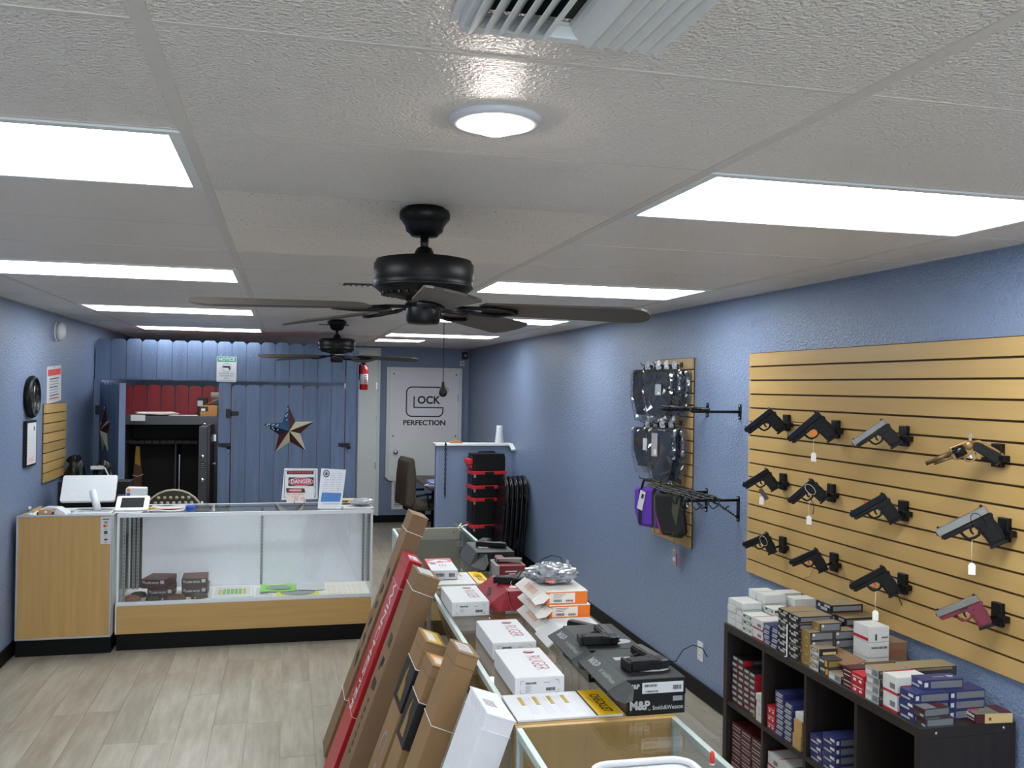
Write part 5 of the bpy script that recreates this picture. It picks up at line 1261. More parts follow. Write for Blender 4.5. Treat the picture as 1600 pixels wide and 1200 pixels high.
# style: body, top, [(face, u0,u1,v0,v1, colour)...]; face 'e' = end facing -x (u along y from near, v up), 's' = side facing -y (u along x, v up), 't' = top
STY = {
 'plain_white': ('white', 'white', [('e', .15, .6, .35, .6, 'cream' if 0 else 'white')]),
 'green_stripe': ('white', 'white', [('e', .08, .92, .45, .85, 'green'), ('s', .05, .95, .45, .85, 'green'), ('e', .2, .7, .55, .75, 'white')]),
 'red_stripe': ('white', 'white', [('e', .0, 1., .0, .14, 'red'), ('s', 0, 1, 0, .14, 'red'), ('e', .15, .5, .3, .6, 'grey'), ('t', .02, .98, .9, .98, 'red'), ('s', .1, .6, .45, .55, 'red')]),
 'blue_lines': ('blue', 'blue', [('e', .1, .8, .55, .85, 'silver'), ('e', .2, .9, .15, .4, 'silver')]),
 'black_silver': ('black', 'camo', [('e', .12, .5, .6, .85, 'silver'), ('e', .3, .75, .2, .5, 'silver'), ('e', .8, .92, .4, .75, 'silver'), ('s', .05, .95, .35, .85, 'grey'), ('s', 0, 1, 0, .18, 'brown')]),
 'gold_end': ('gold', 'camo', [('s', .0, 1., .0, 1., 'dark'), ('s', .06, .94, .12, .88, 'grey'), ('s', .1, .2, .55, .85, 'white'), ('e', .3, .6, .2, .3, 'silver')]),
 'silver_green': ('silver', 'camo', [('e', .1, .9, .5, .9, 'charcoal'), ('e', .2, .8, .6, .8, 'cream'), ('e', .1, .5, .1, .35, 'white'), ('s', 0, 1, 0, 1, 'dark'), ('s', .2, .9, .2, .55, 'cream')]),
 'dark_orange': ('charcoal', 'charcoal', [('e', .05, .3, .2, .9, 'orange'), ('e', .4, .9, .5, .8, 'silver'), ('s', .05, .95, .2, .85, 'gold')]),
 'maroon': ('maroon', 'maroon', [('e', .1, .9, .6, .68, 'white'), ('e', .1, .9, .2, .26, 'white')]),
 'red': ('red', 'red', [('e', .1, .9, .62, .7, 'white'), ('e', .15, .35, .2, .45, 'white'), ('e', .6, .8, .2, .45, 'white')]),
 'silver_camo': ('silver', 'camo', [('e', .05, .45, .2, .9, 'grey'), ('e', .55, .95, .15, .6, 'white'), ('s', 0, 1, 0, 1, 'charcoal'), ('s', .05, .9, .6, .9, 'camo')]),
 'blue45': ('blue', 'blue', [('s', .2, .98, .15, .85, 'grey'), ('s', .04, .13, .3, .75, 'white'), ('e', .08, .4, .55, .85, 'white'), ('e', .3, .9, .15, .35, 'silver')]),
 'charcoal_red': ('charcoal', 'charcoal', [('s', .04, .96, .25, .9, 'grey'), ('e', .05, .95, .55, .9, 'maroon'), ('e', .1, .4, .15, .35, 'silver'), ('t', .0, .5, .05, .95, 'grey'), ('t', .5, .9, .05, .95, 'maroon')]),
 'cream_maroon': ('cream', 'grey', [('s', 0, .24, 0, 1, 'maroon'), ('e', 0, 1, 0, 1, 'maroon'), ('e', .1, .7, .55, .8, 'white'), ('e', .1, .8, .25, .35, 'white'), ('t', .65, 1, 0, 1, 'maroon'), ('t', .1, .6, .1, .35, 'olive'), ('t', .05, .3, .5, .9, 'red'), ('s', .35, .42, .3, .6, 'brown')]),
 'black_red': ('charcoal', 'black', [('e', .1, .8, .45, .9, 'silver'), ('e', .0, 1., .0, .2, 'maroon'), ('s', .0, .4, 0, 1, 'red'), ('s', .45, .95, .3, .8, 'grey')]),
 'tan_case': ('tan', 'tan', [('s', .1, .3, .3, .7, 'brown')]),
}
_am = {}
def ammo_mesh(sty, ly, lx, h):
    key = (sty, round(ly, 4), round(lx, 4), round(h, 4))
    if key in _am: return _am[key]
    body, top, dec = STY[sty]; ms = []
    def mi(n):
        if n not in ms: ms.append(n)
        return ms.index(n)
    b = MB()
    b.box(0, lx, 0, ly, 0, h, mi(body))
    b.box(.0008, lx - .0008, .0008, ly - .0008, h, h + .0005, mi(top))
    parts = []
    lay = {'e': 0, 's': 0, 't': 0}
    for f, u0, u1, v0, v1, c in dec:
        lay[f] += 1; e = .0003 + .00025 * lay[f]; m2 = MB()
        if f == 'e': m2.box(-e, 0, u0 * ly, u1 * ly, v0 * h, v1 * h)
        elif f == 's': m2.box(u0 * lx, u1 * lx, -e, 0, v0 * h, v1 * h)
        else: m2.box(u0 * lx, u1 * lx, v0 * ly, v1 * ly, h + .0005, h + .0005 + e)
        parts.append(m2.mesh('print', AM[c]))
    lid = MB()
    lid.box(-.0003, lx + .0003, -.0003, ly + .0003, 0, .0012)
    _am[key] = (b.mesh('carton', [AM[n] for n in ms]), parts, lid.mesh('lid_seam', AM['grey']))
    return _am[key]
ORD = ['bottom', 'second', 'third', 'fourth', 'fifth', 'sixth', 'seventh', 'eighth', 'ninth', 'tenth']
def ammo(sty, x, y, z, ly, lx, h, label, group, rz=0.):
    c, pr, seam = ammo_mesh(sty, ly, lx, h)
    t = thing('ammo_box', label, 'ammo box', (x, y, z), (0, 0, rz), group)
    put('carton', c, t)
    for p in pr: put('print', p, t)
    if sty in ('plain_white', 'red_stripe', 'green_stripe'): put('lid_seam', seam, t)
    return t
ra = random.Random(11)
def pile(sty, x, y, z, ly, lx, h, n, desc, where, group, jit=.0035):
    for k in range(n):
        lab = '%s, %s %s' % (desc, 'alone' if n == 1 else 'topmost' if k == n - 1 else 'lowest' if k == 0 else ORD[k] + ' up', where)
        ammo(sty, x + ra.uniform(0, jit * 1.5), y + ra.uniform(-jit, jit) * .5, z + k * (h + .0014), ly, lx, h, lab, group, ra.uniform(-.012, .012) * (1 if k else .3))
T0 = SHT + .0006; TG = 'cartridge boxes on top of the dark shelf'
# far end: plain white boxes
pile('plain_white', 2.14, 4.075, T0, .082, .1, .0305, 4, 'plain white cartridge box', 'at the far front corner of the shelf', TG)
pile('plain_white', 2.14, 4.006, T0, .06, .1, .031, 4, 'plain white cartridge box', 'beside the green-striped boxes', TG)
pile('plain_white', 2.25, 4.085, T0, .07, .1, .0405, 4, 'plain white cartridge box', 'second row back at the far end', TG)
pile('plain_white', 2.25, 3.99, T0, .082, .11, .0405, 4, 'plain white cartridge box', 'in the middle of the white group', TG)
pile('plain_white', 2.375, 4.06, T0, .08, .11, .038, 4, 'plain white cartridge box', 'against the wall at the far end', TG)
pile('plain_white', 2.375, 3.93, T0, .08, .11, .038, 4, 'plain white cartridge box', 'against the wall behind the red-striped boxes', TG)
pile('green_stripe', 2.135, 3.905, T0, .088, .1, .0295, 3, 'green-striped white box', 'at the shelf front', TG)
pile('green_stripe', 2.243, 3.895, T0, .086, .085, .0295, 4, 'green-striped white box', 'just behind the front green pile', TG)
pile('red_stripe', 2.135, 3.806, T0, .092, .12, .046, 2, 'large red-striped white box', 'at the shelf front', TG)
pile('red_stripe', 2.262, 3.805, T0, .084, .15, .044, 3, 'large red-striped white box', 'behind the front red-striped pile', TG)
for k in range(2): pile('blue_lines', 2.135, 3.738 - k * .066, T0, .06, .1, .0215, 4, 'small blue cartridge box', ('farther' if k == 0 else 'nearer') + ' of the two blue columns', TG)
for k in range(2): pile('black_silver', 2.132, 3.584 - k * .088, T0, .084, .155, .0305, 6, 'black box with silver print', ('left' if k == 0 else 'right') + ' of the white strap', TG)
t = thing('white_strap', 'narrow white strap between two columns of black boxes', 'strap', (2.1285, 3.581, T0)); MB().box(-.002, .0, -.004, .004, 0, .14).build('band', WHITEP, t); MB().box(-.012, .0, -.004, .004, -.0004, .001).build('tail', WHITEP, t)
pile('gold_end', 2.14, 3.425, T0, .066, .11, .0345, 4, 'gold-ended dark box', 'at the shelf front', TG)
pile('gold_end', 2.255, 3.425, T0, .066, .105, .0345, 4, 'gold-ended dark box', 'behind the front gold pile', TG)
ammo('gold_end', 2.19, 3.43, T0 + 4 * .0357, .06, .1, .034, 'single gold-ended box bridging the two gold piles', TG)
pile('black_silver', 2.35, 3.49, T0, .1, .15, .043, 4, 'long black brown-based box', 'against the wall behind the gold boxes', TG)
ammo('black_silver', 2.33, 3.56, T0 + 4 * .0443, .11, .155, .04, 'long black cartridge box lying highest at the back', TG, .0)
pile('silver_green', 2.135, 3.352, T0, .066, .085, .0305, 3, 'silver and green cartridge box', 'between gold and dark boxes', TG)
pile('dark_orange', 2.135, 3.286, T0, .062, .115, .033, 2, 'charcoal box with orange flash', 'at the shelf front', TG)
pile('silver_camo', 2.135, 3.2, T0, .082, .075, .028, 1, 'low silver cartridge box', 'in front of the open brown carton', TG)
pile('maroon', 2.14, 3.134, T0, .055, .09, .038, 2, 'maroon cartridge box', 'left of the bright red boxes', TG)
pile('red', 2.135, 3.05, T0, .078, .08, .037, 2, 'bright red cartridge box', 'at the shelf front', TG)
ammo('plain_white', 2.225, 3.06, T0, .07, .07, .055, 'small plain white box behind the bright red boxes', TG)
pile('silver_camo', 2.135, 2.958, T0, .08, .13, .03, 4, 'silver camouflage-topped box', 'in the near part of the shelf front', TG)
pile('silver_camo', 2.275, 2.968, T0, .085, .2, .03, 4, 'long camouflage-topped box', 'behind the near silver pile', TG)
pile('red_stripe', 2.14, 2.862, T0, .08, .13, .063, 2, 'tall red-striped white box', 'next to the blue boxes', TG)
pile('blue45', 2.14, 2.772, T0, .078, .14, .0325, 3, 'navy cartridge box', 'left of the two navy piles', TG)
pile('blue45', 2.285, 2.772, T0, .078, .145, .0325, 3, 'navy cartridge box', 'right of the two navy piles', TG)
b45 = ammo('blue45', 2.2, 2.80, T0 + 3 * .0337, .066, .16, .034, 'single navy box lying across both navy piles', TG, -.04)
text('45', .026, AM['white'], b45, (.13, .033, .0352), (0, 0, PI), bold=.001); text('AUTO', .016, AM['white'], b45, (.085, .033, .0352), (0, 0, PI))
ammo('charcoal_red', 2.15, 2.735 - .02, T0, .056, .11, .032, 'charcoal and red box, lower of two at the near corner', TG)
ammo('charcoal_red', 2.145, 2.72, T0 + .0333, .052, .105, .032, 'charcoal and red box, upper of two at the near corner', TG, .05)
a45 = ammo('cream_maroon', 2.355, 2.722, T0, .082, .14, .033, 'cream and maroon box alone at the near end of the shelf', TG, -.1)
text('45 Colt', .016, AM['white'], a45, (-.0016, .045, .024), LEFT, bold=.0006)
# white boxes and brown cartons by the wall
t = thing('open_carton', 'open brown cardboard carton with a folded flap on the shelf', 'carton', (2.255, 3.21, T0))
MB().box(0, .142, 0, .2, 0, .012).box(0, .006, 0, .2, .012, .05).box(0, .142, 0, .006, .012, .075).build('tray', CARD, t); MB().prism([(-.07, .06), (-.072, .056), (.0, .082), (.002, .085)], .0, .2, 'y').build('flap', CARDD, t)
t = thing('shipping_carton', 'closed brown shipping carton against the wall behind white boxes', 'carton', (2.40, 3.285, T0))
MB().box(0, .105, 0, .28, 0, .125).build('carton', CARD, t, bevel=.002)
MB().box(.02, .085, -.0006, 0, .085, .095).build('red_print', mat('dull red print', '#9A4A36', .6), t); MB().box(-.0006, 0, .05, .2, .03, .1).build('side_panel', AM['brown'], t)
for k in range(3):
    w = ammo('plain_white', 2.30, 3.255, T0 + .0135 + k * .063, .1, .095, .062, ['white box at the bottom of the tall white column', 'white lettered box in the middle of the tall white column', 'white box with red band on top of the tall white column'][k], TG, 0.)
    if k == 1: text('WINCHESTER', .012, INK, w, (.05, -.001, .04), FRONT, xs=1.0, bold=.0004)
    if k == 2: MB().box(-.0009, -.0004, 0, .1, .006, .018).build('red_band', AM['red'], w); MB().prism([(-.006, .018), (.006, .018), (.006, .05), (0, .058), (-.006, .05)], -.0012, -.0004, 'y', M=Matrix.Translation((.035, 0, -.005)) @ Matrix.Scale(.7, 4)).build('bullet_print', AM['charcoal'], w); MB().box(.06, .09, -.001, -.0004, .015, .022).build('print', AM['grey'], w)
# --- inside the cubes
def cell(k): # cube k counted from the far end: y range
    y1 = SHY1 - tk - k * (iw + .018); return y1 - iw, y1
CZ = MIDZ + .0095; CG = 'cartridge boxes inside the dark shelf'
y0, y1 = cell(0)
for c_ in range(4): pile('black_red', 2.15, y1 - .006 - (c_ + 1) * .058, CZ, .055, .12, .027, 8 if c_ < 2 else 7, 'charcoal and red box', 'in column %s of the far upper cube' % ('one', 'two', 'three', 'four')[c_], CG)
ammo('dark_orange', 2.14, y0 + .07, CZ, .03, .08, .045, 'small orange-ended box in the far upper cube', CG)
for c_ in range(2): pile('plain_white', 2.14, y0 + .036 - c_ * .032, CZ, .029, .09, .03, 4, 'slim white box', 'in the ' + ('left' if c_ == 0 else 'right') + ' slim white column of the far cube', CG)
y0, y1 = cell(1)
pile('red', 2.145, y1 - .075, CZ, .066, .09, .033, 3, 'bright red box', 'at the left of the second cube', CG)
for c_ in range(2): pile('blue_lines', 2.145, y1 - .15 - c_ * .072, CZ, .068, .13, .0225, 8 if c_ == 0 else 7, 'navy box with pale print', 'in the ' + ('left' if c_ == 0 else 'right') + ' navy column of the second cube', CG)
pile('tan_case', 2.14, y0 + .03, CZ, .062, .1, .06, 2, 'tan cardboard box', 'at the right of the second cube', CG)
ammo('plain_white', 2.15, y0 + .03, CZ + 2 * .0613, .06, .09, .028, 'white box on top of the tan boxes in the second cube', CG)
y0, y1 = cell(2)
for c_ in range(2): pile('blue45', 2.145, y1 - .1 - c_ * .09, CZ, .086, .13, .034, 3 if c_ == 0 else 4, 'navy white-patched box', 'in the ' + ('left' if c_ == 0 else 'right') + ' column of the third cube', CG)
ammo('cream_maroon', 2.16, y0 + .06, CZ, .06, .12, .03, 'single cream box low in the third cube', CG)
LZ = tk + .0005
for k, (sty, n, h) in enumerate((('maroon', 7, .035), ('red_stripe', 4, .06), ('blue45', 5, .034))):
    y0, y1 = cell(k)
    for c_ in range(3): pile(sty, 2.15, y1 - .01 - (c_ + 1) * .1, LZ, .096, .14, h, n, {'maroon': 'maroon box', 'red_stripe': 'red-striped white box', 'blue45': 'navy box'}[sty], 'in column %s of the %s lower cube' % (('one', 'two', 'three')[c_], ('far', 'second', 'third')[k]), 'cartridge boxes in the lower cubes')

# ================================================================== BACK OF THE SHOP
# fence enclosure
FBLUE = woodmat('blue stained picket', '#5C6E8E', '#6C7F9E', 2, 2.2, .55, 10., rnd=True)
FRED = woodmat('red stained picket', '#700B13', '#88131B', 2, 2.2, .55, 10., rnd=True)
FY = 9.63
def picket(w, h, th=.016, dog=.026):
    return [(-w / 2, 0), (w / 2, 0), (w / 2, h - dog), (w / 2 - dog, h), (-w / 2 + dog, h), (-w / 2, h - dog)]
_pk = {}
def pickets(parent, x0, x1, n, z0, h, y, m, th=.016, nm='picket', gap=.0035):
    p = (x1 - x0) / n
    key = (round(p, 4), round(h, 3), m.name)
    if key not in _pk: _pk[key] = MB().prism(picket(p - gap, h), -th, 0, 'y').mesh(nm, m)
    for k in range(n):
        o = bpy.data.objects.new(nm, _pk[key]); COL.objects.link(o); o.parent = parent; o.location = (x0 + (k + .5) * p, y, z0 + ((k * 37) % 5 - 2) * .002)
fence = thing('picket_fence', 'blue stained picket fence screen reaching nearly to the ceiling', 'fence', (0, FY, 0))
pickets(fence, -1.795, .60, 17, 1.935, .39, 0, FBLUE)
MB().box(-1.795, .72, .0, .04, 1.925, 2.0).build('upper_rail', FBLUE, fence)
MB().box(-1.795, .72, .0, .04, 2.17, 2.22).build('top_rail', FBLUE, fence)
MB().box(-1.80, -1.735, -.018, .0, .0, 1.93).build('post_board', FBLUE, fence)
MB().box(-.645, -.53, -.018, .0, .0, 1.94).build('post_board', FBLUE, fence)
MB().box(.606, .72, -.018, .0, .0, 2.27).build('post_board', FBLUE, fence)
for x in (-1.765, -.588, .66): MB().box(x - .045, x + .045, .0, .09, 0, 1.9).build('post', FRED, fence)
MB().box(.715, .735, -.018, .1, 0, 2.26).build('corner_board', FBLUE, fence)
# nail heads
for k in range(12): MB().box(-1.79 + k * .209, -1.79 + k * .209 + .205, .042, .055, 1.96, 2.27).build('red_backing_board', FRED, fence)
nb = MB()
for k in range(17):
    x = -1.795 + (k + .5) * (2.395 / 17)
    for z in (2.19,):
        for s in (-.03, .03): nb.cyl((x + s, -.018, z), (x + s, -.0155, z), .0035, None, 6)
nb.build('nail_heads', ALU, fence)
def gate(x0, x1, label, rz=0., hinge=None, n=8):
    w = x1 - x0
    t = thing('gate_leaf', label, 'gate', (hinge or x0, FY - (.004 if hinge is None else .034), 0), (0, 0, rz), 'gate leaves of the picket fence')
    pickets(t, 0, w, n, .05, 1.845, 0, FBLUE, nm='gate_picket')
    for z in (.3, 1.0, 1.62): MB().box(.01, w - .01, .0, .035, z, z + .085).build('gate_rail', FRED, t)
    return t
g2 = gate(-.523, .60, 'closed blue picket gate leaf carrying the painted star')
g1 = gate(-1.735, -.75, 'open blue picket gate leaf swung out by the left wall', -math.radians(70.5), -1.73, 7)
MB().box(.985, 1.0, -.018, .035, .05, 1.895).build('edge_board', FBLUE, g1)
HW = BLACKM
def hinge(x, z, label):
    t = thing('strap_hinge', label, 'hinge', (x, FY - .0205, z), group='black gate hardware')
    MB().box(-.045, .0, -.006, -.001, -.045, .045).build('plate', HW, t, bevel=.001); MB().cyl((.004, -.006, -.03), (.004, -.006, .03), .006, None, 10).build('knuckle', HW, t)
    MB().prism([(.006, -.025), (.075, -.022), (.082, 0), (.075, .022), (.006, .025)], -.006, -.001, 'y').build('strap', HW, t)
hinge(-.53, 1.605, 'black strap hinge at the upper left of the closed gate')
hinge(-1.74, 1.63, 'black strap hinge on the far left post board')
def latch(x, z, label):
    t = thing('gate_latch', label, 'latch', (x, FY - .021, z), group='black gate hardware')
    MB().box(-.045, .045, -.022, -.001, -.02, .02).build('body', HW, t, bevel=.004); MB().prism([(-.07, -.018), (-.045, -.012), (-.045, .012), (-.07, .026)], -.02, -.001, 'y').build('handle', HW, t)
    MB().ball((.03, -.03, -.02), .022).build('padlock', HW, t); MB().tube([(.03, -.03, -.03), (.028, -.03, -.08)], .003, 6).build('key', ALU, t)
latch(.61, 1.29, 'black gate latch with hanging key on the right post')
latch(-.57, 1.29, 'black gate latch with hanging key on the middle post board')
# stars
def star(parent_label, loc, rot, r, cat='star decoration', M=None):
    t = thing('metal_star', parent_label, cat, loc, rot, 'painted metal stars on the gate leaves')
    pts = []
    for k in range(10):
        a = PI / 2 + k * PI / 5 + .06; q = r if k % 2 == 0 else r * .42; pts.append((q * math.cos(a), q * math.sin(a)))
    SB, SR, SW, SD = mat('star blue', '#1F4A6B', .4), mat('star red', '#4A1218', .4), mat('star cream', '#B9B99C', .4), mat('star dark blue', '#10283A', .4)
    cols_ = [SB, SB, SD, SR, SW, SR, SW, SR, SW, SR]
    for k in range(10):
        a, b_ = pts[k], pts[(k + 1) % 10]
        MB().add([(a[0], 0, a[1]), (b_[0], 0, b_[1]), (0, -.05, 0), (0, 0, 0)], [(0, 1, 2), (0, 3, 1), (1, 3, 2), (0, 2, 3)]).build('facet', cols_[k], t)
    dmesh = MB().ball((0, 0, 0), .0075, seg=8, rings=4).mesh('white_dot', WHITEP)
    for (k, us) in ((0, 5), (1, 6), (2, 5)):
        a, b_ = Vector((pts[k][0], 0, pts[k][1])), Vector((pts[(k + 1) % 10][0], 0, pts[(k + 1) % 10][1])); c_ = Vector((0, -.05, 0)); n = (b_ - a).cross(c_ - a).normalized()
        if n.y > 0: n = -n
        tip, inn = (a, b_) if k % 2 == 0 else (b_, a)
        for u in range(us):
            f_ = .18 + .62 * u / us; p = tip * (1 - f_) + (inn * (.45 + .25 * (u % 2)) + c_ * (.55 - .25 * (u % 2))) * f_
            put('white_dot', dmesh, t).location = p + n * .001
    return t
star('red, cream and blue dotted metal star on the closed gate', (.045, FY - .0225, 1.435), (0, 0, 0), .262)
a_ = -math.radians(70.5); px, py = -1.73 + .36 * math.cos(a_), FY - .034 + .36 * math.sin(a_)
star('metal star seen edge-on on the open gate leaf', (px + .02 * math.sin(a_), py - .02 * math.cos(a_), 1.45), (0, 0, a_), .25)
# notice sign
t = thing('notice_sign', 'white and green NOTICE sign fixed high on the fence', 'sign', (-.575, FY - .0195, 2.047))
MB().prism(rrect(.19, .252, .01), -.003, -.0005, 'y').build('plate', WHITEP, t)
MB().prism(rrect(.18, .046, .006), -.0038, -.003, 'y', M=Matrix.Translation((0, 0, .098))).build('green_band', mat('sign green', '#1F8F6B', .45), t)
text('NOTICE', .042, WHITEP, t, (0, -.0044, .098), FRONT, xs=1.02, bold=.001)
MB().tube([(.042 * math.cos(k * PI / 14), -.0035, .02 + .042 * math.sin(k * PI / 14)) for k in range(28)], .0022, 5, closed=True).build('circle', GREY, t)
MB().prism([(-.035, .028), (.03, .028), (.034, .02), (.036, -.006), (.022, -.008), (.018, .012), (-.002, .01), (-.035, .012)], -.0042, -.0034, 'y', M=Matrix.Translation((0, 0, .005))).build('gun_pictogram', INK, t)
for k, s_ in enumerate(('WE SUPPORT YOUR', '2ND AMENDMENT', 'RIGHT')): text(s_, .017, INK, t, (0, -.0044, -.042 - k * .024), FRONT, xs=.95)
MB().box(-.075, .075, -.0042, -.0036, -.116, -.112).build('print', GREY, t)
# red inner fence, red side
rf = thing('red_fence', 'red stained picket fence standing behind the safe', 'fence', (0, 10.95, 0))
pickets(rf, -1.79, .70, 17, .05, 1.825, 0, FRED, nm='red_picket', gap=.01)
MB().box(-1.79, .70, .0, .04, 1.5, 1.59).build('rail', FRED, rf); MB().box(-1.79, .70, .0, .04, .4, .49).build('rail', FRED, rf)
RW = mat('red painted board', '#8A121B', .6)
t = thing('red_side_screen', 'red board screen closing the right side of the fence enclosure', 'screen', (.715, 0, 0))
for k in range(8): MB().box(-.016, .0, 9.74 + k * .148, 9.74 + k * .148 + .142, .0, 2.2).build('board', FRED, t)
# safe
SAFE = mat('safe charcoal', '#46474B', .45, .2); SIN = mat('safe lining', '#2C2A28', .85)
t = thing('gun_safe', 'open charcoal gun safe behind the fence gate', 'safe', (-1.16, 10.12, 0))
w, d, h, tk2 = .98, .62, 1.555, .05
MB().box(-w / 2, w / 2, 0, d, h - tk2 - .04, h).build('top', SAFE, t, bevel=.004)
MB().box(-w / 2, -w / 2 + tk2, 0, d, .0, h - tk2 - .04).build('side', SAFE, t, bevel=.004); MB().box(w / 2 - tk2, w / 2, 0, d, .0, h - tk2 - .04).build('side', SAFE, t, bevel=.004)
MB().box(-w / 2 + tk2, w / 2 - tk2, d - .03, d, .0, h - tk2).build('back', SIN, t); MB().box(-w / 2 + tk2, w / 2 - tk2, 0, d - .03, .0, .06).build('floor_plate', SIN, t)
MB().box(-w / 2 + tk2, w / 2 - tk2, .12, d - .03, 1.27, 1.29).build('inner_shelf', SIN, t)
MB().box(.04, .055, .12, d - .03, .06, 1.27).build('divider', mat('safe divider', '#3A3632', .7), t); MB().box(.085, .095, .1, .11, .06, 1.15).build('barrel_rest', ALU, t)
for k in range(9): MB().box(-.40 + k * .075, -.34 + k * .075, .10, .119, 1.262, 1.296).build('barrel_notch', mat('safe carpet', '#35322F', .8), t)
dr = MB().box(.0, .085, -.5, .0, .04, 1.47).build('door', SAFE, t, bevel=.004, loc=(w / 2 - .16, 0, 0))
MB().box(.085, .11, -.51, .01, .03, 1.485).build('door_face', mat('safe door face', '#3A3B3E', .4, .3), dr, bevel=.003)
for z in (1.17, .94, .71, .4): MB().cyl((.042, -.525, z), (.042, -.5, z), .02, None, 14).build('bolt', CHROME, dr)
MB().cyl((.035, -.25, 1.47), (.035, -.25, 1.495), .012, None, 12).build('bolt', CHROME, dr)
MB().box(.02, .065, -.5012, -.5, 1.05, 1.12).build('lock_plate', INK, dr)
for k in range(3): MB().box(.024, .06, -.502, -.5012, 1.06 + k * .02, 1.066 + k * .02).build('lock_print', GREY, dr)
MB().box(.11, .135, -.06, -.04, 1.3, 1.37).build('hinge', CHROME, dr); MB().box(.11, .135, -.06, -.04, 1.06, 1.075).build('hinge', CHROME, dr)
t = thing('long_carton', 'narrow brown carton with yellow top leaning inside the safe', 'carton', (-1.58, 10.3, .07), (0, .06, 0))
MB().prism([(-.02, 0), (.13, 0), (.07, .92), (.02, 1.16), (-.0, 1.16)], 0, .06, 'y').build('carton', mat('brown carton', '#5A3A22', .7), t); MB().prism([(.0, .98), (.06, .96), (.035, 1.165), (-.002, 1.165)], -.0015, .0, 'y').build('yellow_end', mat('dull ochre', '#A8842A', .6), t)
MB().tube([(-.01, -.004, .86), (.04, -.006, .85), (.085, -.004, .87), (.08, .062, .87), (-.01, .062, .86)], .004, 6, closed=True).build('cord', STRING, t)
t = thing('hanging_bag', 'dark cloth bag hanging inside the safe door', 'bag', (-.80, 10.02, .62)); crumple('cloth', mat('black cloth', '#0A0A0B', .8), t, .08, (.5, .7, 2.6), 3, 2, .2); MB().tube([(0, 0, .35), (.06, .03, .42)], .004, 6).build('strap', BLACKP, t)
SZT = 1.5562
t = thing('newspaper', 'spread of loose newspapers on top of the safe', 'papers', (-1.30, 10.3, SZT + .004))
for k in range(5): MB().box(-.2, .18, -.13, .12, k * .006, k * .006 + .003).build('page', mat('newsprint%d' % (k % 2), ['#CFC9C2', '#A8A39C'][k % 2], .7), t, rot=(.02 * (k - 2), .03 * (k % 3 - 1), .2 * (k - 2)))
MB().box(-.1, .18, -.1, .04, .0, .004).build('loose_sheet', PAPER, t, loc=(.22, -.06, 0), rot=(0, 0, .1))
MB().prism([(-.1, .001), (-.184, .001), (-.19, -.055), (-.194, -.055), (-.19, .005), (-.1, .005)], -.24, -.1, 'x').build('drooping_page', PAPER, t)
t = thing('brown_box', 'brown cardboard box on top of the safe', 'box', (-.77, 10.26, SZT)); MB().box(-.1, .07, -.05, .12, 0, .11).build('carton', mat('warm cardboard', '#9A6A34', .7), t, bevel=.002); MB().prism([(-.07, .11), (-.07, .114), (.075, .19), (.08, .187)], .1, .12, 'y').build('flap', mat('warm cardboard', '#9A6A34', .7), t)
MB().box(-.1, -.02, -.0512, -.05, .05, .1).build('label', INK, t); MB().box(-.09, -.05, -.052, -.0512, .055, .08).build('label_print', PAPER, t)
t = thing('black_box', 'black box standing behind the brown box on the safe', 'box', (-.84, 10.46, SZT)); MB().box(-.08, .02, -.06, .08, 0, .19).build('carton', MPK, t, bevel=.002); MB().box(-.075, -.02, -.0608, -.06, .1, .16).build('label', GREY, t)
t = thing('grey_case', 'grey equipment case resting at the right top of the safe', 'case', (-.71, 10.5, SZT)); MB().box(-.07, .04, -.08, .08, .0, .2).build('lower_shell', mat('dark case', '#2B2A28', .5), t, bevel=.006); MB().box(-.075, .045, -.085, .085, .2, .25).build('lid', mat('taupe case', '#6E665A', .5), t, bevel=.01)

# fire extinguisher on the fence end
t = thing('fire_extinguisher', 'red fire extinguisher hung at the right end of the fence', 'fire extinguisher', (.79, 9.66, 1.86))
MB().lathe([(.03, 0), (.043, .006), (.043, .21), (.036, .235), (.016, .25), (.014, .262)], 24).build('cylinder', mat('extinguisher red', '#B7141C', .25), t)
MB().lathe([(.0438, .06), (.0438, .165)], 24).build('label', PAPER, t)
for k in range(4): MB().box(.0, .03, -.0448, -.044, .075 + k * .022, .087 + k * .022).build('label_print', RED, t)
MB().lathe([(.014, .26), (.018, .265), (.018, .29), (.01, .295)], 16).build('valve', BLACKP, t); MB().prism([(-.015, .29), (.055, .3), (.06, .312), (-.01, .308)], -.008, .008, 'y').build('lever', mat('extinguisher red', '#B7141C', .25), t)
MB().tube([(-.015, 0, .278), (-.045, 0, .26), (-.052, 0, .15)], .007, 8).build('hose', BLACKP, t); MB().box(-.057, .0, .03, .05, .1, .26).build('bracket', BLACKM, t)

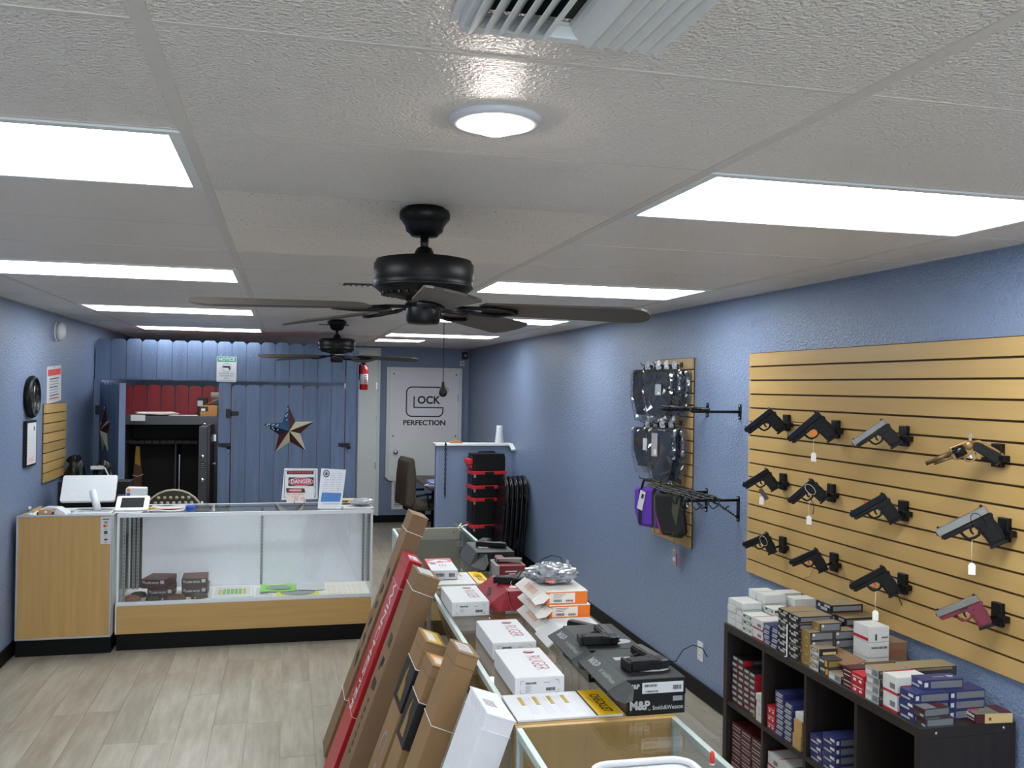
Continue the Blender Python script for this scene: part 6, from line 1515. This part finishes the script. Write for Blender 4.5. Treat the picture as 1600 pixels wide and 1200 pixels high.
# back wall: white closet panel, hatch with banner, vents
struct(MB().box(.78, 1.235, YB - .045, YB - .002, .12, 2.40).box(.78, 1.235, YB - .05, YB - .045, 1.34, 1.346).build('door_1', mat('white door', '#E6EAE7', .5), bevel=.002))
o = struct(MB().box(1.235, 1.275, YB - .06, YB - .002, .11, 2.43).box(.78, 1.235, YB - .06, YB - .002, 2.40, 2.43).build('trim_1', WHITE, bevel=.003))
d1 = bpy.data.objects['door_1']
for z in (1.9, 1.45, .8): MB().box(1.215, 1.235, YB - .056, YB - .045, z - .045, z + .045).build('hinge', ALU, d1)
d2 = struct(MB().box(1.42, 2.37, YB - .035, YB - .002, .66, 2.12).build('door_2', mat('white hatch', '#E6EAE9', .45), bevel=.002))
f = MB(); f.prism([(1.365, .64), (1.42, .585), (2.37, .585), (2.43, .64), (2.43, .66), (1.365, .66)], YB - .045, YB - .002, 'y'); f.box(1.365, 1.42, YB - .045, YB - .002, .66, 2.17).box(2.37, 2.43, YB - .045, YB - .002, .66, 2.17).box(1.42, 2.37, YB - .045, YB - .002, 2.12, 2.17)
struct(f.build('trim_2', WHITE, bevel=.003))
MB().lathe([(.014, 0), (.014, .02), (.03, .03), (.034, .045), (.03, .06), (.01, .066)], 20, M=Matrix.Translation((1.5, YB - .035, .985)) @ Matrix.Rotation(PI / 2, 4, 'X')).build('door_knob', CHROME, d2)
for z in (1.75, 1.1): MB().box(2.362, 2.385, YB - .05, YB - .035, z - .045, z + .045).build('hinge', ALU, d2)
t = thing('banner', 'white vinyl banner with black rounded G logo on the hatch', 'banner', (1.905, YB - .0375, 1.645))
MB().box(-.465, .465, -.004, .0, -.46, .465).build('vinyl', mat('banner vinyl', '#E9E6EB', .5, var=.03, scale=4), t)
for sx in (-1, 1):
    for z in (-.435, .43): MB().lathe([(.011, 0), (.011, .003)], 12, M=Matrix.Translation((sx * .44, -.004, z)) @ Matrix.Rotation(PI / 2, 4, 'X')).build('grommet', mat('dark grommet', '#555555', .4, .5), t)
LK = mat('logo black', '#0C0D12', .5)
# logo: rounded bracket sweeping from the upper right round the left side to the inner bar
def stroke(pts, wd, y=-.0052):
    b = MB(); n = len(pts); vs = []; fs = []
    for i, p in enumerate(pts):
        a, c_ = Vector(pts[max(0, i - 1)]), Vector(pts[min(n - 1, i + 1)]); tdir = ((Vector(p) - a).normalized() + (c_ - Vector(p)).normalized()).normalized(); nn = Vector((-tdir.y, tdir.x)) * wd / 2
        # mitre
        if 0 < i < n - 1:
            d1_, d2_ = (Vector(p) - a).normalized(), (c_ - Vector(p)).normalized(); cs = max(.4, tdir.dot(d1_)); nn = nn / cs
        for yy in (y, y + .0008): vs += [(p[0] + nn.x, yy, p[1] + nn.y), (p[0] - nn.x, yy, p[1] - nn.y)]
    for i in range(n - 1):
        q = i * 4; fs += [(q, q + 1, q + 5, q + 4), (q + 2, q + 3, q + 7, q + 6), (q, q + 2, q + 6, q + 4), (q + 1, q + 3, q + 7, q + 5)]
    fs += [(0, 1, 3, 2), (4 * n - 4, 4 * n - 3, 4 * n - 1, 4 * n - 2)]
    return b.add(vs, fs)
def arc(cx_, cz_, r_, a0, a1, n=6): return [(cx_ + r_ * math.cos(math.radians(a0 + (a1 - a0) * k / n)), cz_ + r_ * math.sin(math.radians(a0 + (a1 - a0) * k / n))) for k in range(n + 1)]
gx0, gx1, gz0, gz1, gr = -.262, .255, -.16, .25, .075
pts = [(gx1, gz1 - .11)] + arc(gx1 - gr, gz1 - gr, gr, 0, 90) + arc(gx0 + gr, gz1 - gr, gr, 90, 180) + arc(gx0 + gr, gz0 + gr, gr, 180, 270) + arc(gx1 - gr, gz0 + gr, gr, 270, 360) + [(gx1, -.035), (-.155, -.035), (-.155, .12)]
stroke(pts, .017).build('logo_outline', LK, t)
text('OCK', .148, LK, t, (.05, -.0054, .066), FRONT, xs=.98, bold=.0042)
text('PERFECTION', .098, LK, t, (-.005, -.0054, -.252), FRONT, xs=1.07, bold=.0032)
MB().tube([(.305 + .026 * math.cos(k * PI / 8), -.0048, .215 + .026 * math.sin(k * PI / 8)) for k in range(16)], .002, 5, closed=True).build('registered_ring', LK, t); text('R', .03, LK, t, (.305, -.0054, .215), FRONT)
def grille(x0, x1, z0, z1, label):
    t = thing('wall_grille', label, 'vent grille', (x0, YB, z0)); w, h = x1 - x0, z1 - z0
    f = MB(); b = .035; f.box(0, w, -.012, -.001, 0, b).box(0, w, -.012, -.001, h - b, h).box(0, b, -.012, -.001, b, h - b).box(w - b, w, -.012, -.001, b, h - b).box(w / 2 - .006, w / 2 + .006, -.012, -.001, b, h - b)
    f.build('frame', WHITE, t, bevel=.002); MB().box(b, w - b, -.003, -.001, b, h - b).build('dark_back', mat('vent dark', '#5F646B', .7), t)
    n = 12
    for k in range(n): MB().box(b, w - b, -.01, -.004, b + (k + .2) * (h - 2 * b) / n, b + (k + .68) * (h - 2 * b) / n).build('louver', WHITE, t)
grille(1.46, 1.80, .185, .58, 'white louvered return grille below the hatch')
t = thing('speaker', 'small black speaker in the back right corner above a white box', 'speaker', (2.46, YB - .06, 2.35)); MB().box(-.035, .035, -.035, .055, -.05, .05).build('cabinet', BLACKP, t, bevel=.006); MB().lathe([(.022, 0), (.022, .004), (.008, .006)], 16, M=Matrix.Translation((0, -.035, .0)) @ Matrix.Rotation(PI / 2, 4, 'X')).build('cone', GREY, t)
t = thing('thermostat', 'small white control box under the corner speaker', 'control box', (2.43, YB - .002, 2.24)); MB().box(-.033, .033, -.03, 0, -.038, .038).build('case', WHITEP, t, bevel=.004); MB().box(-.015, .015, -.0308, -.03, -.01, .015).build('button', GREY, t)

# partition half wall
PY = 10.2
wall('wall_partition', 1.665, XR - .001, PY, PY + .11, 0, 1.245, BLUE)
struct(MB().box(1.635, XR - .002, PY - .03, PY + .14, 1.245, 1.272).build('trim_3', WHITE, bevel=.003))
struct(MB().box(1.655, 1.665, PY - .004, PY + .114, 0, 1.245).build('trim_4', mat('corner bead', '#8B9AC0', .5)))
struct(MB().prism([(PY - .03, 1.272), (PY - .03, 1.25), (PY - .16, 1.2), (PY - .16, 1.215)], XR - .05, XR - .003, 'x').build('trim_5', WHITE))
t = thing('paper_cups', 'upside-down stack of white paper cups on the half wall', 'cups', (2.385, PY + .04, 1.2722)); MB().lathe([(.05, 0), (.052, .004), (.042, .1), (.037, .12), (.037, .19), (.034, .2)], 28).build('stack', WHITEP, t)
for k in range(5): MB().tube([((.0515 - k * .0022) * math.cos(a), (.0515 - k * .0022) * math.sin(a), .006 + k * .02) for a in [q * PI / 12 for q in range(24)]], .0015, 5, closed=True).build('cup_rim', PAPER, t)
t = thing('wooden_block', 'small tan wooden block on the half wall cap', 'block', (1.88, PY + .03, 1.2722)); MB().prism([(-.07, 0), (.07, 0), (.07, .012), (.03, .03), (-.03, .03), (-.07, .012)], -.03, .03, 'y').build('block', mat('tan wood', '#A8713E', .55), t, bevel=.002); MB().box(-.05, .05, -.0306, -.03, .004, .008).build('groove', CARDD, t)
t = thing('hanging_chain', 'black chain hanging from the half wall cap', 'chain', (1.752, PY - .04, 1.27))
for k in range(22):
    z = -.01 - k * .0275; a = k % 2
    MB().tube([((.0085 * math.cos(q) if a == 0 else 0), (.0085 * math.cos(q) if a else 0), z + .0185 * math.sin(q)) for q in [j * PI / 6 for j in range(12)]], .0035, 6, closed=True).build('link', BLACKM, t)
MB().tube([(0, .03, .006), (0, .0, .014), (0, -.006, .0), (0, .0, -.012)], .005, 6).build('hook', BLACKM, t)
# toolboxes, stacked
TR = mat('tool red', '#C81E24', .4); TB = mat('tool black', '#08080A', .45, spec=.3)
def toolbox(z, h, lab, lid=True, w=.37, handle=False):
    t = thing('tool_box', lab, 'tool box', (2.155, 9.86, z), (0, 0, .05), 'black tool boxes stacked by the half wall')
    MB().prism(rrect(w, .26, .02), .0, h - .045 if lid else h, 'z').build('tub', TB, t, bevel=.004)
    for s in (-.12, 0, .12): MB().box(s - .008, s + .008, -.134, -.13, .01, h - .06).build('rib', TB, t)
    if lid:
        MB().prism(rrect(w + .02, .28, .02), h - .045, h - .005, 'z').build('lid', TR, t, bevel=.006)
        MB().box(-.05, .05, -.146, -.138, h - .06, h - .012).build('clasp', TB, t, bevel=.002)
        for s in (-1, 1): MB().box(s * (w / 2 - .02) - .012, s * (w / 2 - .02) + .012, -.145, -.14, h - .075, h - .04).build('latch', CHROME, t)
    if handle:
        MB().prism(rrect(w - .01, .25, .02), h, h + .03, 'z').build('top_tray', TB, t, bevel=.005)
        MB().tube([(-.1, 0, h + .03), (-.08, 0, h + .045), (.08, 0, h + .045), (.1, 0, h + .03)], .008, 8).build('handle', TB, t)
        MB().prism(rrect(.05, .22, .012), h * .45, h * .8, 'z', M=Matrix.Translation((-w / 2 - .02, 0, 0))).build('side_grip', TR, t, bevel=.004)
        MB().prism(rrect(.03, .2, .008), h * .15, h * .4, 'z', M=Matrix.Translation((-w / 2 - .01, 0, 0))).build('side_grip', TR, t, bevel=.004)
        MB().box(-.04, .05, -.136, -.13, .02, h * .75).build('front_pocket', TB, t, bevel=.003)
toolbox(0.001, .425, 'bottom black tool box with red lid rim, near the floor')
toolbox(.426, .29, 'tall black tool box with red lid, second from the floor')
toolbox(.716, .135, 'shallow black tool box with red lid, third from the floor')
toolbox(.851, .155, 'shallow black tool box with red lid just under the top one')
toolbox(1.006, .15, 'topmost black tool box with red side grips and carry handle', False, .365, True)
# folding chairs leaning on the right wall
FCS = mat('folding chair vinyl', '#070708', .32, spec=.4)
def folding_chair(k):
    x0 = 2.2 + .058 * k
    t = thing('folding_chair', ['frontmost', 'second', 'third', 'fourth', 'rearmost'][k] + ' black folding chair leaning against the right wall', 'folding chair', (x0, 9.42 + .03 * k, 0.012), (0, math.radians(3.5), 0), 'folded black chairs against the wall')
    w, h = .44, .95; arcp = [(w / 2 * .92 * math.cos(a), h - .16 + .16 * math.sin(a)) for a in [q * PI / 10 for q in range(11)]]
    MB().tube([(0, w / 2, 0), (0, w / 2, h * .5)] + [(0, p[0], p[1]) for p in arcp] + [(0, -w / 2, h * .5), (0, -w / 2, 0)], .0125, 8).build('frame_tube', FCS, t)
    MB().prism([(-w / 2 + .02, h - .2)] + [(p[0] * .93, p[1] - .008) for p in arcp[::-1]] + [(w / 2 - .02, h - .2), (w / 2 - .06, h - .33), (-w / 2 + .06, h - .33)], -.02, -.004, 'x').build('backrest', FCS, t, bevel=.006)
    MB().prism([(-w / 2 + .03, .3), (w / 2 - .03, .3), (w / 2 - .04, .66), (-w / 2 + .04, .66)], -.032, -.008, 'x').build('seat', FCS, t, bevel=.008)
    for s in (-1, 1): MB().tube([(.016, s * (w / 2 - .03), 0), (.014, s * (w / 2 - .03), .7)], .011, 8).build('leg', FCS, t)
    MB().tube([(.016, -w / 2 + .03, .12), (.016, w / 2 - .03, .12)], .009, 8).build('stretcher', FCS, t)
for k in range(5): folding_chair(k)
# desk and office chair behind the half wall
t = thing('desk', 'dark reddish desk behind the half wall', 'desk', (1.62, 10.42, 0)); MB().box(0, .85, 0, 1.5, .715, .745).build('top', mat('mahogany laminate', '#3E2622', .4), t, bevel=.004)
MB().box(.8, .82, .02, 1.48, .1, .715).build('modesty_panel', mat('black desk panel', '#101012', .5), t)
for y in (.03, 1.44): MB().box(.25, .8, y, y + .03, 0, .715).build('leg_panel', mat('black desk panel', '#101012', .5), t)
t = thing('magazines', 'blue and white magazines spread on the desk', 'magazines', (1.80, 10.75, .7455))
for k in range(4): MB().box(-.1, .1, -.14, .14, k * .012, k * .012 + .008).build('magazine', [PAPER, mat('magazine blue', '#4C6FB5', .35), PAPER, mat('magazine sky', '#8CA9DB', .35)][k], t, rot=(0, 0, .3 * (k - 1.5)), loc=(.02 * k - .06, .03 * k, 0))
CHF = mat('taupe upholstery', '#4A4236', .85, bump=.5, bscale=700)
t = thing('office_chair', 'taupe office chair seen from the side by the desk', 'office chair', (1.51, 10.94, 0), (0, 0, .2))
MB().prism([(-.155, .5), (-.14, .85), (-.12, 1.02), (-.08, 1.08), (-.045, 1.04), (-.025, .9), (-.02, .72), (-.03, .55), (-.06, .48)], -.22, .22, 'y', M=Matrix.Translation((-.02, 0, 0))).build('backrest', CHF, t, bevel=.04, seg=4)
MB().prism(rrect(.46, .46, .09), .44, .53, 'z', M=Matrix.Translation((.14, 0, 0))).build('seat', CHF, t, bevel=.03, seg=3)
MB().tube([(-.12, 0, .6), (-.12, 0, .46), (.0, 0, .42), (.1, 0, .42)], .02, 8).build('back_bar', BLACKM, t); MB().cyl((.12, 0, .1), (.12, 0, .44), .025, None, 12).build('gas_column', CHROME, t)
for s in (-1, 1): MB().tube([(-.06, s * .25, .62), (.05, s * .26, .64), (.22, s * .26, .64)], .014, 8).build('armrest', BLACKP, t); MB().tube([(.08, s * .26, .63), (.1, s * .25, .5), (.12, s * .2, .45)], .012, 8).build('arm_post', BLACKM, t)
for k in range(5):
    a = k * 2 * PI / 5 + .3; MB().tube([(.12, 0, .1), (.12 + .28 * math.cos(a), .28 * math.sin(a), .07)], .017, 8).build('base_spoke', BLACKM, t); MB().ball((.12 + .28 * math.cos(a), .28 * math.sin(a), .03), .028).build('castor', BLACKP, t)
t = thing('computer_tower', 'black and silver computer case standing under the desk', 'computer', (1.95, 10.51, 0)); MB().box(.0, .1, .0, .38, .01, .42).build('case', BLACKP, t, bevel=.004); MB().box(-.0, .1, -.004, .0, .36, .37).build('silver_trim', CHROME, t); MB().box(.01, .09, -.003, 0, .1, .34).build('front_grille', mat('grille', '#26272B', .4), t)

# ================================================================== LEFT WALL AND BEHIND THE REGISTER
t = thing('wall_clock', 'round black wall clock on the left wall', 'clock', (XL, 7.305, 1.787))
RX = Matrix.Rotation(PI / 2, 4, 'Y')
MB().lathe([(.14, .0), (.152, .01), (.155, .028), (.146, .045), (.136, .05), (.13, .046), (.128, .028)], 40, M=RX).build('case', BLACKS, t)
MB().lathe([(.128, .02), (.128, .03)], 40, M=RX).build('dial', mat('clock dial', '#2B2D31', .35), t)
for k in range(12): a = k * PI / 6; MB().box(-.003, .003, -.004, .004, .1, .118, M=Matrix.Translation((.031, 0, 0)) @ Matrix.Rotation(a, 4, 'X')).build('hour_mark', GREY, t)
MB().box(.031, .034, -.003, .003, -.01, .07, M=Matrix.Rotation(.9, 4, 'X')).build('hand', INK, t); MB().box(.034, .036, -.002, .002, -.01, .1, M=Matrix.Rotation(-2., 4, 'X')).build('hand', INK, t)
MB().lathe([(.126, .038), (.126, .04)], 40, M=RX).build('lens', GLASS, t)
t = thing('framed_license', 'black framed certificate hung below the clock', 'frame', (XL, 7.3, 1.45))
MB().box(.001, .025, -.135, .135, -.165, .165).build('frame', BLACKP, t, bevel=.002); MB().box(.025, .0256, -.115, .12, -.15, .15).build('certificate', PAPER, t)
for k in range(9): MB().box(.0257, .0262, -.08 + .01 * (k % 3), .08, -.09 + k * .022, -.083 + k * .022).build('print', mat('pale grey print', '#B9BCC6', .5), t)
MB().box(.0257, .0262, .05, .08, .09, .12).build('seal', mat('navy print', '#23324F', .5), t); MB().box(.0257, .0262, -.07, .06, -.13, -.1).build('stamp', mat('pink print', '#D9A8A4', .5), t)
t = thing('posted_notice', 'white notice sheet with red heading taped to left wall', 'notice', (XL, 8.04, 1.875), (.05, 0, 0))
MB().box(.001, .0025, -.235, .235, -.14, .15).build('sheet', PAPER, t); MB().box(.0026, .0032, -.2, .21, .075, .125).build('red_heading', mat('bright red print', '#E0453A', .5), t)
for k in range(8): MB().box(.0026, .0032, -.15, .15 - .04 * (k % 2), .045 - k * .022, .053 - k * .022).build('print', GREY if k % 3 else INK, t)
MB().box(.0026, .0032, -.17, .17, -.125, -.105).build('pink_print', mat('pink print', '#D9A8A4', .5), t); MB().ball((.003, 0, .145), .006, seg=8, rings=5).build('pin', WHITEP, t)
t = thing('smoke_alarm', 'white round alarm sounder high on the left wall', 'alarm', (XL, 8.08, 2.305))
MB().lathe([(.08, 0), (.08, .012)], 32, M=RX).build('base', WHITEP, t); MB().lathe([(.074, .018), (.074, .045), (.06, .062), (.03, .07)], 32, M=RX).build('cover', WHITEP, t); MB().lathe([(.07, .012), (.07, .018)], 32, M=RX).build('gap', GREY, t)
# black bags / shrink-wrapped stock behind the register
BAGB = mat('black bag plastic', '#050506', .3, spec=.3)
t = thing('black_bag', 'glossy black plastic bag beside the short slatwall', 'bag', (-1.70, 8.36, .75)); crumple('bag', BAGB, t, .2, (.46, .6, 1.25), 8, 2.5, .28, sub=4); crumple('gathered_top', BAGB, t, .06, (1., 1., .8), 9, 3, .4, loc=(.0, 0, .44))
t = thing('black_bag', 'second glossy black bag with white straps nearer the gate', 'bag', (-1.49, 8.42, .75)); crumple('bag', BAGB, t, .2, (.46, .6, 1.2), 12, 2.5, .3, sub=4)
MB().tube([(-.02, -.1, .45), (.03, -.12, .43), (.06, -.1, .36), (.03, -.13, .3)], .006, 6).build('strap', WHITEP, t); MB().box(-.08, .02, -.125, -.12, .42, .45).build('white_label', PAPER, t)
MB().tube([(-.06, -.13, .2), (-.03, -.14, .25), (.05, -.14, .255)], .005, 6).build('strap', WHITEP, t)
t = thing('black_cabinet', 'low black cabinet behind the register under the bags', 'cabinet', (-1.79, 8.15, 0)); MB().box(.01, .56, 0, .42, 0, .75).build('body', BLACKP, t, bevel=.004)
for s in (0, 1): dd = MB().box(.02 + s * .27, .28 + s * .27, -.012, 0, .03, .72).build('door', BLACKS, t, bevel=.002); MB().box(.14 + s * .27, .16 + s * .27, -.02, -.012, .5, .6).build('handle', CHROME, dd)
t = thing('printed_box', 'black printed carton standing behind the monitor', 'box', (-1.42, 7.75, .7)); MB().box(-.28, .24, 0, .2, 0, .42).build('carton', BLACKP, t, bevel=.002)
text('PERFECT', .05, GREY, t, (.12, -.001, .30), FRONT, xs=.9)
t = thing('stock_table', 'black table holding the printed carton behind the counter', 'table', (-1.42, 7.85, 0)); MB().box(-.33, .3, -.16, .16, .66, .6995).build('top', BLACKP, t, bevel=.002)
for sx in (-.3, .27):
    for sy in (-.13, .13): MB().box(sx - .02, sx + .02, sy - .02, sy + .02, 0, .66).build('leg', BLACKP, t)
# patterned stool behind the counter
PAT = mat('dark weave', '#2B2722', .7); DOT = mat('beige motif', '#A59B85', .6)
t = thing('patterned_chair', 'rounded chair back with beige dot pattern behind the counter', 'chair', (-.90, 8.2, 0))
arcs = [(.235 * math.cos(a), .78 + .22 * math.sin(a)) for a in [q * PI / 12 for q in range(13)]]
MB().prism([(.235, .5)] + arcs + [(-.235, .5)], -.015, .015, 'y').build('backrest', PAT, t, bevel=.008); MB().tube([(p[0], 0, p[1]) for p in [(.235, .5)] + arcs + [(-.235, .5)]], .011, 8).build('back_rim', DOT, t)
dm = MB()
for i in range(9):
    for j in range(10):
        x, z = -.19 + i * .048 + (.024 if j % 2 else 0), .55 + j * .043
        if abs(x) < .21 and (z < .78 or (x / .22) ** 2 + ((z - .78) / .205) ** 2 < 1): dm.lathe([(.015, 0), (.015, .002)], 10, M=Matrix.Translation((x, -.015, z)) @ Matrix.Rotation(PI / 2, 4, 'X'))
dm.build('dot_pattern', DOT, t)
MB().prism(rrect(.46, .44, .08), .44, .5, 'z', M=Matrix.Translation((0, .22, 0))).build('seat', PAT, t, bevel=.02)
for sx in (-.18, .18):
    for sy in (.04, .4): MB().tube([(sx, sy, .44), (sx * 1.1, sy, 0.0)], .016, 8).build('leg', CHROME, t)
